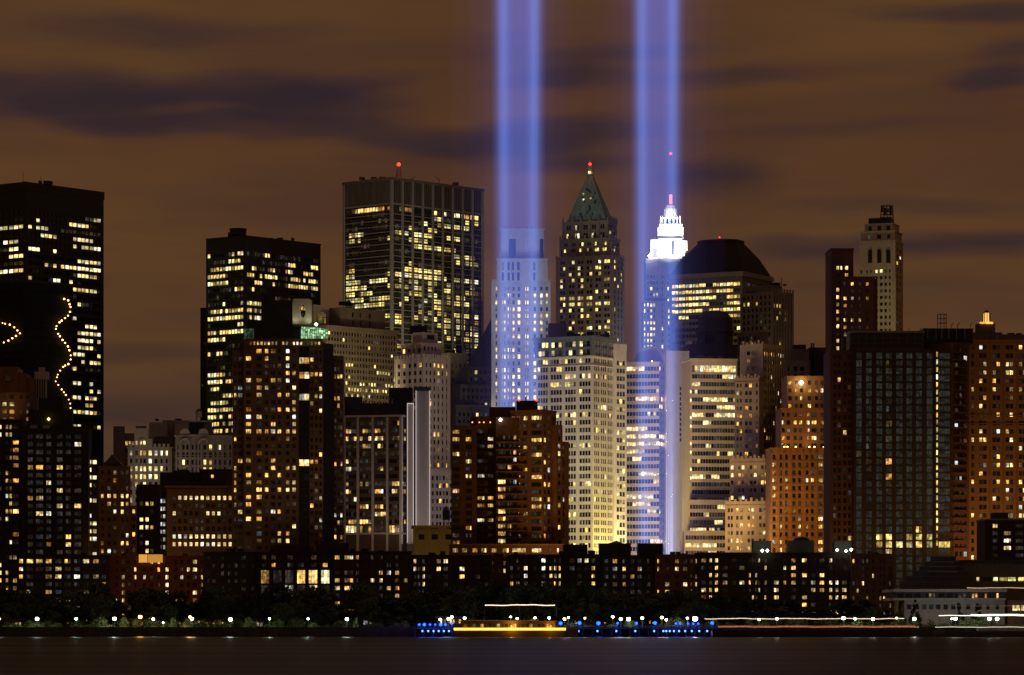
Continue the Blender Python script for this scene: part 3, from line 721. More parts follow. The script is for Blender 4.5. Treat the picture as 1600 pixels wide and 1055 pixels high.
# glass vault, quarter barrel with ribs
vault = MB(); ribs = MB(); seg = 7; n = 12
for i in range(n):
    for k in range(seg):
        a0, a1 = math.pi / 2 * k / seg, math.pi / 2 * (k + 1) / seg
        def vp(i_, a): 
            x = 470 + 42 * i_ / n; bend = 4.5 * (i_ / n) ** 2
            q = P(x, 529 - 20 * math.sin(a) + bend * .0, 1470.6 + 3.5 * (i_ / n) ** 2); return (q.x, q.y + 4.5 * (1 - math.cos(a)), q.z - .25 * bend * math.sin(a) * 1.0)
        (vault).poly([vp(i, a0), vp(i + 1, a0), vp(i + 1, a1), vp(i, a1)])
        ribs.tube(vp(i, a0), vp(i, a1), .1, 4)
        if k in (2, 4, 6): ribs.tube(vp(i, a0), vp(i + 1, a0), .08, 4)
vo = vault.build('glass_vault', lit_mat('green_vault_glass', [(0, (.35, .8, .35)), (.6, (.55, 1, .5)), (1, (.8, 1, .7))], .25, 1.4, 1.4, .6), b.root)
ribs.build('vault_rib', wall_mat((.08, .16, .10), .6, .1), vo, off=b.root.location)
b.box('glass_bay', 381, 396.5, 513.5, 530.5, 1471, 4, lit_mat('green_bay_glass', [(0, (.25, .55, .4)), (1, (.4, .8, .5))], .03, .12, 1, .8))
mb = MB(); c = P(494, 507, 1471); mb.lathe(c.x, c.y, [(0, c.z - .7), (.75, c.z), (0, c.z + .7)], 8); mb.build('roof_lamp', emit_mat('roof_lamp_white', (.8, 1, .9), 8), b.root)
lamp('roof_lamp_light', P(494, 507, 1468.5), (.8, 1, .85), 220, .6); lamp('vault_light', P(480, 524, 1468), (.5, 1, .5), 120, .6)
b.finish()

# 10 broad tan office building
b = Bld('office_building', 'broad tan stone office building with dense small windows behind brick tower', TAN, (560, 1800))
sp = dict(fl=9.6, fh=.55, p=.06, pd=.18, pal='green', wb=660, run=.35)
T = b.tier(470, 510, 621, 1800, 46, 509, None, None, dict(sp, n=24, fw=.55, ml=.02, mr=.02, mt=6,
  rects=[(540, 525, 590, 534, .3), (520, 530, 560, 540, .3), (575, 540, 602, 549, .55), (535, 566, 552, 578, .8), (585, 572, 600, 584, .6), (540, 595, 585, 602, .5), (510, 602, 621, 613, .85), (510, 613, 585, 622, .55)]))
b.band(T, 508, 511, .8); b.band(T, 545, 546.5, .5, name='ledge'); b.band(T, 524.5, 525.5, .35, name='ledge')
b.tier(500, 532, 602, 1812, 46, 480, 509, None, dict(cols=[(550, 553), (562, 564), (576, 579.5)], fl=13, fh=.6, mt=4, p=0, pd=.1), wall=DKTAN)
b.tier(485, 490, 514, 1805, 46, 476, 509, None, None, wall=TAN); b.units(522, 550, 476, 1830, 4, 7)
mb = MB(); T_ = b.on(dict(T, c=Vector(((490 - 800) / F * 1805, 1805))), 'r', 503, 497, .15)
for k in range(4):
    for sgn in (0, 1):
        q = T_ + Vector((T['r'].x, T['r'].y, 0)) * (k - 1.5) * 1.35 * 1.0
        mb.box(q.x - .4, q.x + .4, q.y - .05, q.y + .05, q.z - 2.5 + sgn * 3.0, q.z + .2 + sgn * (3.0 - abs(k - 1.5) * .7))
mb.build('arched_window', lit_mat('arched_glass', GREEN, .12, .3, 1, .4), b.root)
b.finish()

# 11 tallest slab with metal columns
b = Bld('office_tower', 'tallest slab tower with pale metal columns and yellow window rows', wall_mat((.035, .032, .028), .6, .2), (640, 2000))
sp = dict(fl=9.35, fh=.70, mt=42, p=.06, pd=.36, run=.62, pal='green', wb=640, rowvar=True)
T = b.tier(538, 612, 753, 2000, 48, 278,
  lf=dict(sp, n=5, g=3, fw=.98, gap=.04, rects=[(552, 318, 612, 332, .9, .2, 'warm'), (538, 355, 560, 366, .4), (595, 365, 612, 372, .9), (545, 368, 562, 378, .8), (538, 428, 548, 442, .9), (538, 440, 575, 462, .75), (538, 462, 612, 480, .6)]),
  rf=dict(sp, n=9, g=2, fw=.86, gap=.04, rowp=[(0, 612, 645, .9, 'warm'), (0, 645, 676, 0, 'warm'), (0, 676, 753, .95, 'office'), (1, 676, 690, .7, 'office'), (1, 738, 753, .6, 'office'), (2, 655, 665, .5, 'green'), (3, 640, 668, .4, 'green'), (4, 612, 630, .9, 'green'), (4, 640, 672, .5, 'green'), (4, 695, 728, .8, 'green'), (5, 632, 652, .7, 'green'), (5, 655, 668, .8, 'green'), (6, 640, 668, .7, 'green'), (6, 690, 700, .7, 'green'), (7, 706, 738, .75, 'green'),
     (11, 612, 753, .9, 'white'), (12, 625, 753, .35, 'green'), (13, 612, 753, .45, 'green'), (14, 625, 753, .5, 'green'), (15, 612, 700, .3, 'green'), (15, 700, 753, .7, 'green'), (16, 612, 680, .35, 'warm'), (17, 650, 753, .45, 'green'), (18, 612, 753, .6, 'office'), (19, 612, 640, .2, 'green'), (19, 680, 753, .75, 'green'), (20, 680, 753, .6, 'green'), (21, 690, 753, .6, 'green'), (22, 612, 753, .3, 'green'), (23, 680, 753, .6, 'office')]))
b.ribs(T, 'r', 9, 1.1, .9, 280, 700, METAL); b.ribs(T, 'l', 1, 1.2, .9, 280, 700, METAL)
b.ribs(T, 'r', 54, .28, .35, 281, 317, DKTAN, 'louvre_fin'); b.ribs(T, 'l', 40, .28, .35, 281, 317, DKTAN, 'louvre_fin')
b.band(T, 277, 281, 1.0, DKTAN, 'parapet'); b.band(T, 316.5, 319, .4, METAL, 'ledge')
for k in range(29): b.band(T, 333 + k * 9.35, 334.2 + k * 9.35, .18, METAL, 'floor_edge')
mb = MB(); a = P(623, 279, 2035); t_ = P(623, 262, 2035)
for dx, dy in ((-1.4, -1.4), (1.4, -1.4), (1.4, 1.4), (-1.4, 1.4)): mb.tube(a + Vector((dx, dy, 0)), t_ + Vector((dx * .6, dy * .6, 0)), .15, 4)
for f in (.2, .45, .7, .97):
    q = a.lerp(t_, f); s_ = 1.4 * (1 - .4 * f); mb.tube(q + Vector((-s_, -s_, 0)), q + Vector((s_, -s_, 0)), .12, 4); mb.tube(q + Vector((-s_, -s_, 0)), q + Vector((s_, -s_, 1.2)), .1, 4)
mb.build('antenna_mast', IRON, b.root); red_light(b, 623, 257, 2035, 1.1); lamp('beacon_light', P(623, 257, 2031), (1, .1, .05), 900, 1)
mb = MB()
for px, dx in ((642, 2.5), (686, -2.5)):
    q = P(px, 287, 2045); mb.tube(q, q + Vector((0, 0, 3.4)), .15, 4); mb.tube(q + Vector((0, 0, 2)), q + Vector((dx, 0, 4)), .15, 4)
mb.build('davit', IRON, b.root); b.units(560, 606, 280, 2030, 5, 4, DKTAN); b.units(630, 730, 288, 2050, 8, 5, DKTAN)
b.finish()

# 12 pale gothic tower
GOTH = wall_mat((.52, .44, .39), .9, .15)
b = Bld('gothic_tower', 'pale pinkish stone tower with battlements and stepped crown', GOTH, (662, 1750))
sp = dict(fl=12, fh=.55, p=.12, pd=.35, pal='warm', wb=860)
T = b.tier(618, 662, 702, 1750, 44, 558, None, dict(sp, n=5, fw=.5, mt=6, g=1, rects=[(625, 568, 640, 576, .6)]), dict(sp, n=6, fw=.42, mt=6, p=.16, rects=[(672, 655, 702, 700, .25)]))
b.tier(626, 660, 690, 1757, 44, 535, 558, dict(sp, n=4, fw=.5, mt=6, rects=[(620, 540, 640, 548, .9, .1, 'white')]), dict(sp, n=5, fw=.45, mt=3, p=.03))
b.tier(645, 660, 684, 1762, 44, 519, 535, None, dict(cols=[(667, 679)], fl=10, fh=.7, mt=2, p=0, pd=0)); b.box('roof_tank', 640, 667, 509, 521, 1775, 6, BLACK)
b.ribs(T, 'r', 6, .55, .5, 553, 860, GOTH); b.ribs(T, 'l', 5, .55, .5, 553, 860, GOTH)
for k in range(9):
    for side, w in (('r', T['w']), ('l', T['wl'])):
        o = (T['c'] + T['r'] * (w * (k + .3) / 9)) if side == 'r' else (T['c'] + T['l'] * (w * (k + .3) / 9))
        mb = MB(); z = T['z1']; mb.box(o.x - .45, o.x + .45, o.y - .1, o.y + .8, z, z + 1.5 + .5 * (k % 3 == 0)); mb.build('battlement', GOTH, b.root)
T3 = b.front(671, 708, 1722, 735, spec=dict(cols=[(675, 677.5), (681.5, 684.5), (686.5, 689.5), (692, 695), (697, 700), (703, 706)], fl=12, fh=.55, mt=6, p=.06, pd=.3, wb=850), th=4, wall=wall_mat((.6, .54, .48), .9, .12)); b.band(T3, 733, 736, .8)
b.finish()
b = Bld('apartment_building', 'low ochre building with tall arched bays below the white slab', wall_mat((.36, .26, .10), .9, .2), (677, 1522), frame=FRAME)
T = b.front(646, 708, 1522, 823, spec=dict(cols=[(654, 663), (674, 684), (696, 705)], fl=14, fh=.6, mt=9, p=0, pd=.5, wb=850), th=2); b.band(T, 821, 824, .8)
for px in (658.5, 679, 700.5): arch_panel(b, px, 833, 6.5, 1521.6, b.wall, 'arch', .75)
b.finish()
water_tank('dark round rooftop water tank on legs beside the brick tower', 697.5, 821, 1528, 12, 30, BLACK)

# 13 framed office block with two blank slabs
b = Bld('office_building', 'brown office block framed in pale beams with two blank pale slabs', wall_mat((.085, .045, .030), .85, .2), (600, 1580), frame=FRAME)
FR = wall_mat((.42, .35, .30), .8, .12)
bays = [(540.3, 557), (562, 580), (585.5, 603), (608, 625)]
cc = []
for x0, x1 in bays:
    w = (x1 - x0) / 4
    cc += [(x0 + w * k + .2, x0 + w * (k + 1) - .2) for k in range(4)]
sp = dict(fl=11.85, fh=.55, mt=5, wb=832, run=.45)
T = b.tier(536.5, 627, 636, 1580, 74, 650, None, dict(sp, cols=cc, p=.24, pd=.45, dimpal='dimgrey', pal='warm', tall=[(14, 14, .95)], rects=[(536, 817, 560, 832, .95, .1, 'white'), (560, 817, 605, 832, .2, .8), (606, 817, 618, 832, 1), (560, 696, 580, 702, .8), (575, 684, 600, 690, .5), (540, 724, 556, 742, .7), (562, 790, 574, 798, 1), (585, 802, 600, 808, .9), (612, 755, 626, 775, .8)]),
   dict(sp, n=1, g=2, fw=.8, p=.25, pd=.6, dimpal='dimgrey'))
for x in (538.2, 559.4, 582.7, 605.4, 626): 
    q = b.on(T, 'l', x, 700, 0); u = -T['l']; nn = Vector((u.y, -u.x)); q2 = Vector((q.x, q.y)); mb = MB()
    a0, a1 = q2 - u * .5, q2 + u * .5; mb.prism([tuple(a0 + nn * .6), tuple(a1 + nn * .6), tuple(a1 - nn * .05), tuple(a0 - nn * .05)], GROUND, ZP(648, 1580)); mb.build('frame_column', FR, b.root)
b.ribs(T, 'r', 1, .7, .6, 648, 850, WTRIM, 'frame_column')
b.band(T, 648, 651, .7, FR, 'frame_beam'); b.band(T, 832, 835, .7, FR, 'frame_beam')
b.box('penthouse', 548, 624, 630, 648.5, 1592, 10, SLATE); b.box('penthouse', 536, 566, 620, 649, 1600, 8, SLATE); b.box('penthouse', 608, 645, 606, 650, 1596, 9, BLACK)
for x in (570, 592, 612): b.box('vent_stack', x, x + 2, 624, 631, 1590, 1.5, GREY)
GW = wall_mat((.40, .37, .33), .85, .12, .05)
for L_, R_, tp in ((636.5, 646, 631), (650, 671.5, 611)):
    b.box('blank_slab', L_, R_, tp, 850 if L_ < 640 else 846, 1583, 16, GW, th=2)
    for x in (L_, R_): b.box('glowing_trim', x - .45, x + .45, tp - .5, 848, 1582.3, .5, GLOW_TRIM, th=0)  # edge trim glows by itself to look lit, no lamps here
b.box('glowing_trim', 636.5, 646, tp + 19.0, tp + 20.2, 1582.2, .5, GLOW_TRIM, th=0); b.box('slab_cap', 646.6, 672, 604.5, 610.8, 1582.8, 16, SLATE, th=2); b.box('slab_joint', 646.2, 649.4, 640, 846, 1590, 6, BLACK)
b.finish()
for px in (641, 661): spot('slab_floodlight', P(px, 860, 1545), P(px, 740, 1583), (1, .88, .76), 5200, 95)

# 14 dark stepped tower with steep hip roof
b = Bld('stone_tower', 'dark stepped tower with a steep hip roof beside the left light beam', wall_mat((.10, .085, .065), .9, .3), (755, 1950))
sp = dict(fl=11, fh=.5, p=.08, pd=.15, pal='green', wb=680)
b.tier(None, 731, 800, 1955, 20, 572, None, None, dict(sp, n=9, fw=.5, mt=4, rects=[(736, 574, 752, 584, .6)]))
b.tier(None, 719, 800, 1948, 20, 600, None, None, dict(sp, n=11, fw=.5, mt=4)); T = b.tier(None, 712, 800, 1940, 20, 632, None, None, dict(sp, n=12, fw=.5, mt=10, rects=[(715, 640, 765, 665, .45)]))
mb = MB(); z0, z1 = ZP(573, 1955), ZP(485, 1955); m_ = MP(1955)
x = lambda p: (p - 800) / F * 1955
ringa = [(x(730), 1953), (x(808), 1962), (x(808), 1985), (x(730), 1980)]; ap_ = (x(772), 1968)
for k in range(4): mb.poly([(*ringa[k], z0), (*ringa[(k + 1) % 4], z0), (*ap_, z1)])
mb.build('hip_roof', wall_mat((.035, .032, .030), .9, .3), b.root); b.units(712, 760, 600, 1948, 5, 8); b.units(708, 740, 632, 1940, 4, 8)
b.finish()
b = Bld('stone_tower', 'plain tan stone box tower behind the pale gothic tower', DKTAN, (715, 1990))
b.tier(690, 703, 730, 1990, 40, 551, None, dict(fl=11, fh=.5, n=3, fw=.4, p=.1, pd=.1, wb=680, mt=10, pal='green'), dict(fl=11, fh=.5, n=4, fw=.35, p=.12, pd=.1, wb=680, mt=14, pal='green')); b.units(690, 722, 551, 1995, 4, 13)
b.finish()

# 15 stone tower behind the left beam
b = Bld('stone_tower', 'stepped stone tower with bright square windows standing behind the left light beam', wall_mat((.50, .48, .45), .9, .15), (815, 1890))
sp = dict(fl=10.6, fh=.58, p=.62, pd=.15, pal='white', wb=660)
T = b.tier(None, 769, 859, 1890, .2, 438, None, None, dict(sp, cols=[(774.5, 778.5), (785.5, 789.5), (793.5, 797.5), (801, 805.5), (809, 813.5), (821, 825.5), (834, 837.5), (844, 847.5), (853, 856)], mt=8, rects=[(760, 440, 860, 452, .0, .2), (760, 450, 780, 640, .65), (785, 455, 830, 475, .45), (785, 560, 815, 580, .2, .3), (820, 440, 830, 640, .75)]))
T_ = b.tier(None, 776, 856, 1886, .2, 405, 440, None, dict(cols=[(784, 787.5), (793, 796.5), (800, 803), (808, 812), (833, 836.5)], fl=16, fh=.8, mt=3, p=.12, pd=.1, pal='white'))
T5 = b.tier(None, 783, 850, 1889, .2, 358, 406, None, dict(cols=[(795, 806), (843, 849)], fl=48, fh=.62, mt=6, mb=1, p=0, pd=0, dp=1.2))
b.band(T5, 357, 360, .4); b.band(T_, 404, 406, .4); b.band(T, 437, 439, .4); b.ribs(T, 'r', 10, .8, .35, 440, 660, b.wall)
for px in (788, 808, 822, 830): b.box('roof_unit', px, px + 3, 354.5, 358.3, 1896, 3)
b.finish()

# 16 tower with green pyramid
b = Bld('spired_tower', 'stone tower with tall green copper pyramid roof and red spire light', wall_mat((.27, .22, .15), .9, .2), (922, 2150))
sp = dict(fl=9.4, fh=.56, p=.33, pd=.16, pal='green', wb=560)
T = b.tier(870, 958, 974, 2150, 66, 400, None, dict(sp, n=6, g=2, gap=.2, fw=.62, mt=3, rects=[(870, 465, 960, 476, .85), (870, 476, 960, 484, .6)]), dict(sp, n=3, fw=.45, mt=3))
T1 = b.tier(876, 953, 968, 2154, 66, 372, 401, dict(sp, n=6, g=2, gap=.25, fw=.5, mt=3, rects=[(870, 390, 960, 401, .6)]), dict(sp, n=3, fw=.45, mt=3))
T0 = b.tier(880, 950, 964, 2158, 66, 345, 373, dict(sp, n=5, g=2, gap=.25, fw=.5, mt=2, p=.25, fl=13, rects=[(885, 340, 900, 352, .5), (912, 340, 930, 352, .9)]), dict(sp, n=2, fw=.45, mt=3))
for t_, a0, a1 in ((T, 398.5, 401), (T1, 371, 373), (T0, 344, 346)): b.band(t_, a0, a1, .5)
b.ribs(T, 'l', 6, .9, .5, 396, 560); b.ribs(T1, 'l', 6, .9, .8, 366, 400); b.ribs(T0, 'l', 5, .9, .9, 340, 372); b.ribs(T, 'r', 3, .7, .5, 396, 560)
mb = MB(); base = b.ring(T0, -1.2); cx = sum(p[0] for p in base) / 4; cy = sum(p[1] for p in base) / 4
mid = [(cx + (p[0] - cx) * .13, cy + (p[1] - cy) * .13) for p in base]
f1 = [(cx + (p[0] - cx) * .50, cy + (p[1] - cy) * .50) for p in base]
zz = [ZP(347, 2158), ZP(305, 2165), ZP(272, 2165)]
mb.prism(base, zz[0], zz[1], 0, False, False, f1); mb.prism(f1, zz[1], zz[2], 0, True, False, mid); mb.build('pyramid_roof', COPPER, b.root)
for k in range(26):
    fx, fz = b.rng.uniform(.15, .85), b.rng.uniform(.05, .75); zc = zz[0] + (zz[2] - zz[0]) * fz
    sc_ = 1 - (.5 * fz / .56 if fz < .56 else .5 + (fz - .56) / .44 * .37)
    p0 = Vector(base[3]).lerp(Vector(base[0]), fx); q = Vector((cx, cy)).lerp(p0, sc_)
    mb = MB(); mb.box(q.x - .4, q.x + .4, q.y - .5, q.y + .5, zc - .6, zc + .6); mb.build('dormer', WM['dark'] if b.rng.random() < .93 else WM['green'], b.root)
m_ = MP(2165); zl = zz[2]
mb = MB(); mb.lathe(cx, cy, [(5 * m_, zl), (4.6 * m_, zl + 9 * m_), (5.4 * m_, zl + 9.4 * m_), (3.6 * m_, zl + 12 * m_), (3.0 * m_, zl + 18 * m_), (2.2 * m_, zl + 22 * m_), (1.4 * m_, zl + 24 * m_), (.5 * m_, zl + 34 * m_), (0, zl + 35 * m_)], 8); mb.build('spire', COPPER, b.root)
mb = MB()
for k in range(3): mb.box(cx + (k - 1) * 2.3 * m_ - .35, cx + (k - 1) * 2.3 * m_ + .35, cy - 5.2 * m_, cy - 4.6 * m_, zl + 1.5 * m_, zl + 5.5 * m_)
mb.build('lantern_window', WM['green'], b.root)
px_, _ = proj((cx, cy, 0)); red_light(b, px_, 256.5, cy - 4, .9); lamp('beacon_light', P(px_, 256.5, cy - 8), (1, .1, .05), 700, 1)
for k in range(6):
    for side in 'rl':
        o = T0['c'] + (T0['r'] * (T0['w'] * k / 5) if side == 'r' else T0['l'] * (T0['wl'] * k / 5)); mb = MB(); z = T0['z1']
        mb.prism([(o.x - .7, o.y - .7), (o.x + .7, o.y - .7), (o.x + .7, o.y + .7), (o.x - .7, o.y + .7)], z, z + 3.4, 0, True, False, [(o.x - .2, o.y - .2), (o.x + .2, o.y - .2), (o.x + .2, o.y + .2), (o.x - .2, o.y + .2)]); mb.build('pinnacle', b.wall, b.root)
b.finish()

# 17 big white office building
b = Bld('office_building', 'big white stone office building, cornice on top and lit yellow at the corner', STONE, (930, 1640))
def grp(gs, g):
    o = []
    for x0, x1 in gs:
        w = (x1 - x0) / g; o += [(x0 + w * k + .35, x0 + w * (k + 1) - .35) for k in range(g)]
    return o
sp = dict(fl=12.05, fh=.60, mt=30, p=.16, pd=.30, run=.3, pal='green', wb=870, dimpal='dimgrey')
T = b.tier(838, 926.5, 958.5, 1640, 60, 527, None,
  dict(sp, cols=grp([(840, 856), (860, 878), (882.5, 900), (905, 923)], 4), rects=[(880, 583, 925, 592, .95, 0, 'white'), (860, 595, 900, 604, .75), (882, 560, 900, 568, .1)]),
  dict(sp, cols=grp([(928.3, 937.2), (938.8, 947.7), (949.3, 957.7)], 3), p=.05, pd=.2, rects=[(928, 583, 960, 592, .4)]))
b.tier(None, 959, 979, 1655, 40, 537, None, None, dict(sp, cols=grp([(963.5, 977)], 3), mt=24, p=.35, pd=.35), dl=14)
AT = wall_mat((.16, .19, .17), .8, .25)
Ta = b.tier(838.5, 926.5, 958, 1639.6, 60, 529, 556, dict(cols=grp([(841, 857), (861, 878), (882.5, 900), (905, 922)], 3), fl=13, fh=.62, mt=1, mb=0, p=.45, pd=.3, pal='white', dp=.25), dict(cols=grp([(929, 937), (939.5, 947.5), (950, 957)], 2), fl=13, fh=.62, mt=1, mb=0, p=.2, pd=.3, pal='green', dp=.25), wall=AT, cap=False)
b.band(T, 524.5, 529, 1.3, AT); b.band(T, 541.5, 543, .8, AT, 'ledge'); b.band(T, 555.5, 558, 1.0, STONE, 'ledge'); b.band(T, 569.6, 570.8, .45, STONE, 'ledge')
b.ribs(Ta, 'l', 4, 1.1, .9, 529, 556, AT, 'bracket'); b.ribs(Ta, 'r', 3, 1.0, .9, 529, 556, AT, 'bracket')
b.units(850, 950, 527, 1655, 7, 7); b.box('penthouse', 858, 885, 505, 527, 1665, 8, DKTAN); b.units(885, 955, 526, 1660, 5, 8)
b.finish()
YG = (1, .80, .30)
spot('street_floodlight', P(985, 900, 1612), P(950, 760, 1660), (1, .76, .22), 90000, 110, .9, 2)
spot('street_floodlight', P(968, 905, 1640), P(962, 700, 1658), (1, .78, .22), 42000, 120, .9, 2)
spot('street_floodlight', P(890, 905, 1570), P(890, 740, 1630), (1, .86, .52), 64000, 110, .9, 2)
spot('street_floodlight', P(925, 900, 1560), P(915, 600, 1630), (1, .86, .55), 140000, 70, .9, 2)

# 18 ribbon-window office with blank stair wall
b = Bld('office_building', 'rounded office block with ribbon windows behind the right light beam', wall_mat((.46, .41, .37), .85, .12), (1010, 1690), frame=FRAME)
sp = dict(fl=11.75, fh=.55, mt=4, p=.14, pd=.45, run=.6, pal='white', wb=870, dimpal='dimgrey')
rc = [(975, 670, 1012, 682, .95, .1), (975, 682, 1045, 694, 1), (975, 694, 1012, 706, .95), (1008, 694, 1035, 706, .4), (990, 620, 1005, 634, .9), (985, 730, 1010, 744, .6), (985, 775, 1018, 800, .7)]
T = b.tier(978, 1030, 1042, 1690, 76, 566, None, dict(sp, n=11, fw=.9, ml=.02, mr=.0, rects=rc), dict(sp, n=4, fw=.9, ml=0, mr=0, rects=rc))
b.tier(None, 1041, 1077, 1696, 12, 548, None, None, dict(cols=[(1062, 1064.5)], fl=8, fh=.7, mt=55, p=0, pd=0, wb=690), wall=wall_mat((.50, .45, .36), .85, .12), dl=16)
arch_panel(b, 1016, 566, 25, 1700, b.wall, 'roof_arch', .05, 16); b.band(T, 565, 567, .3, name='parapet')
b.box('roof_lamp', 1018, 1019.5, 563.5, 565.2, 1688, .5, emit_mat('roof_lamp_warm', (1, .8, .5), 6))
b.finish()
spot('street_floodlight', P(1070, 905, 1650), P(1062, 760, 1696), (1, .80, .42), 36000, 110, .9, 2)
spot('street_floodlight', P(1000, 905, 1645), P(1010, 760, 1690), (1, .82, .66), 30000, 110, .9, 2)

# 19 tower with floodlit white crown
WCROWN = wall_mat((.80, .80, .76), .8, .06)
b = Bld('spired_tower', 'slender tower with dazzling white floodlit crown and red mast', wall_mat((.28, .26, .24), .9, .2), (1035, 2180))
sp = dict(fl=9.3, fh=.55, p=.55, pd=.2, pal='white', wb=600)
T = b.tier(None, 1009, 1062, 2180, 1.5, 404, None, None, dict(sp, cols=[(1011.5, 1013.5), (1016, 1019), (1021, 1023.5), (1025.5, 1028), (1034, 1036), (1043, 1045), (1051, 1053), (1057, 1059)], mt=24, rects=[(1005, 425, 1030, 440, .5), (1005, 440, 1030, 470, .1), (1005, 470, 1030, 545, .8), (1030, 425, 1070, 600, .2), (1005, 545, 1070, 600, .1)]), dl=16)
b.tier(None, 1005, 1063, 2178, 1.5, 470, None, None, dict(sp, cols=[(1006.5, 1008), (1011.5, 1013.5), (1016, 1019), (1021, 1023.5), (1034, 1036), (1044, 1046), (1055, 1057)], mt=2, rects=[(1005, 470, 1026, 545, .7), (1026, 470, 1070, 600, .15), (1005, 545, 1070, 600, .1)]), dl=16)
CW = WCROWN
b.front(1016, 1028.5, 2182, 374, 404.5, dep=12, wall=CW, name='crown_wing', th=2); b.box('niche', 1020.5, 1027.5, 389, 402, 2181.6, .6, b.wall, 2)
b.front(1029, 1066, 2183, 372, 404.5, dep=13, wall=CW, name='crown_base', th=2, spec=dict(cols=[(1050, 1053)], fl=26, fh=.85, mt=2, mb=0, p=0, pd=0, dp=1.5))
b.front(1066.5, 1074, 2184, 376, 392, dep=12, wall=CW, name='crown_wing', th=2); b.front(1066.5, 1070, 2184, 391.9, 400, dep=12, wall=CW, name='crown_wing', th=2)
b.front(1027.5, 1068, 2185, 355, 373, dep=12, wall=CW, name='crown_tier', th=2); b.front(1029.5, 1066.5, 2186, 350, 355.5, dep=10, wall=CW, name='crown_tier', th=2)
b.front(1033, 1063, 2188, 340, 351, dep=9, wall=CW, name='crown_tier', th=2, spec=dict(cols=[(1035, 1038), (1041, 1044.5), (1047.5, 1051), (1054, 1057), (1059, 1061.5)], fl=10, fh=.7, mt=.5, mb=0, p=0, pd=0, dp=.9))
for x in (1031.3, 1034.5, 1039, 1045, 1051.5, 1057.5, 1062): b.box('pinnacle', x, x + 1.3, 337.5, 350, 2187, 1, CW, 0)
b.lathe('dome', 1047.5, 2192, [(11, 341), (11, 333), (10, 327), (7.5, 321.5), (4, 319.5), (0, 319.3)], CW, 14)
b.lathe('mast', 1048, 2192, [(2.4, 320), (2.4, 304.5), (0, 304)], emit_mat('red_neon', (1, .16, .12), 1.6), 8)
b.lathe('antenna', 1048, 2192, [(.5, 304), (.3, 241), (0, 240)], IRON, 5); red_light(b, 1048, 240, 2190, .8)
b.finish()
for px, py, D, tx, ty, pw in ((1022, 404, 2166, 1024, 385, 16000), (1040, 405, 2160, 1046, 380, 42000), (1060, 405, 2164, 1060, 380, 26000), (1046, 372, 2166, 1048, 345, 30000), (1030, 372, 2170, 1042, 345, 16000), (1066, 372, 2170, 1056, 345, 16000), (1072, 402, 2172, 1070, 384, 12000)):
    spot('crown_floodlight', P(px, py, D), P(tx, ty, 2184), (1, 1, .94), pw * .8, 56, .6, 1)
mb = MB(); q = P(1015.5, 400, 2178); mb.lathe(q.x, q.y, [(0, q.z - 1.2), (1.2, q.z), (0, q.z + 1.2)], 8)
fl_ = mb.build('floodlight', emit_mat('floodlight_face', (1, 1, .92), 25)); tag(fl_, 'small dazzling floodlight beside the white crown of slender tower', 'floodlight')

# 20 tower with black mansard roof
b = Bld('office_tower', 'wide office tower with a huge black mansard roof and bright window bands', wall_mat((.20, .17, .12), .8, .2), (1130, 2050))
sp = dict(fl=9.9, fh=.52, mt=8, p=.12, pd=.2, run=.6, pal='office', wb=640)
rc = [(1050, 438, 1210, 450, .25, .3), (1040, 446, 1150, 490, .78), (1150, 446, 1205, 456, .7), (1150, 456, 1165, 490, .8)]
T = b.tier(1046, 1160, 1206, 2050, 62, 430, None, dict(sp, n=10, g=2, fw=.92, gap=.08, rects=rc), dict(sp, n=6, g=2, fw=.92, gap=.08, rects=[(1160, 446, 1206, 454, .7), (1160, 454, 1206, 500, .25)]))
b.band(T, 424, 431, .9, wall_mat((.30, .25, .18), .8, .15)); b.band(T, 436.5, 438, .4, name='ledge')
base = b.ring(T, .2); cx = sum(p[0] for p in base) / 4; cy = sum(p[1] for p in base) / 4
def chamf(ring, f):
    o = []
    for k in range(4):
        p, a, c = Vector(ring[k]), Vector(ring[k - 1]), Vector(ring[(k + 1) % 4]); o += [tuple(p.lerp(a, f)), tuple(p.lerp(c, f))]
    return o
top = chamf([(cx + (p[0] - cx) * .50, cy + (p[1] - cy) * .50) for p in base], .25); bs = chamf(base, .03)
md = [(cx + ((p[0] + q[0]) / 2 - cx) * 1.07, cy + ((p[1] + q[1]) / 2 - cy) * 1.07) for p, q in zip(bs, top)]
mb = MB(); mb.prism(bs, ZP(424, 2050), ZP(399, 2056), 0, False, False, md); mb.prism(md, ZP(399, 2056), ZP(374, 2060), 0, True, False, top); mb.build('mansard_roof', wall_mat((.010, .009, .010), .7, .3), b.root)
lip = [(cx + (p[0] - cx) * 1.07, cy + (p[1] - cy) * 1.07) for p in top]
mb = MB(); mb.prism(lip, ZP(375.5, 2060), ZP(371.5, 2060), 0, True, True); mb.build('roof_lip', BLACK, b.root)
px_, _ = proj((cx, cy, 0)); red_light(b, px_ - 2, 371, cy - 14, .45)
b.finish()

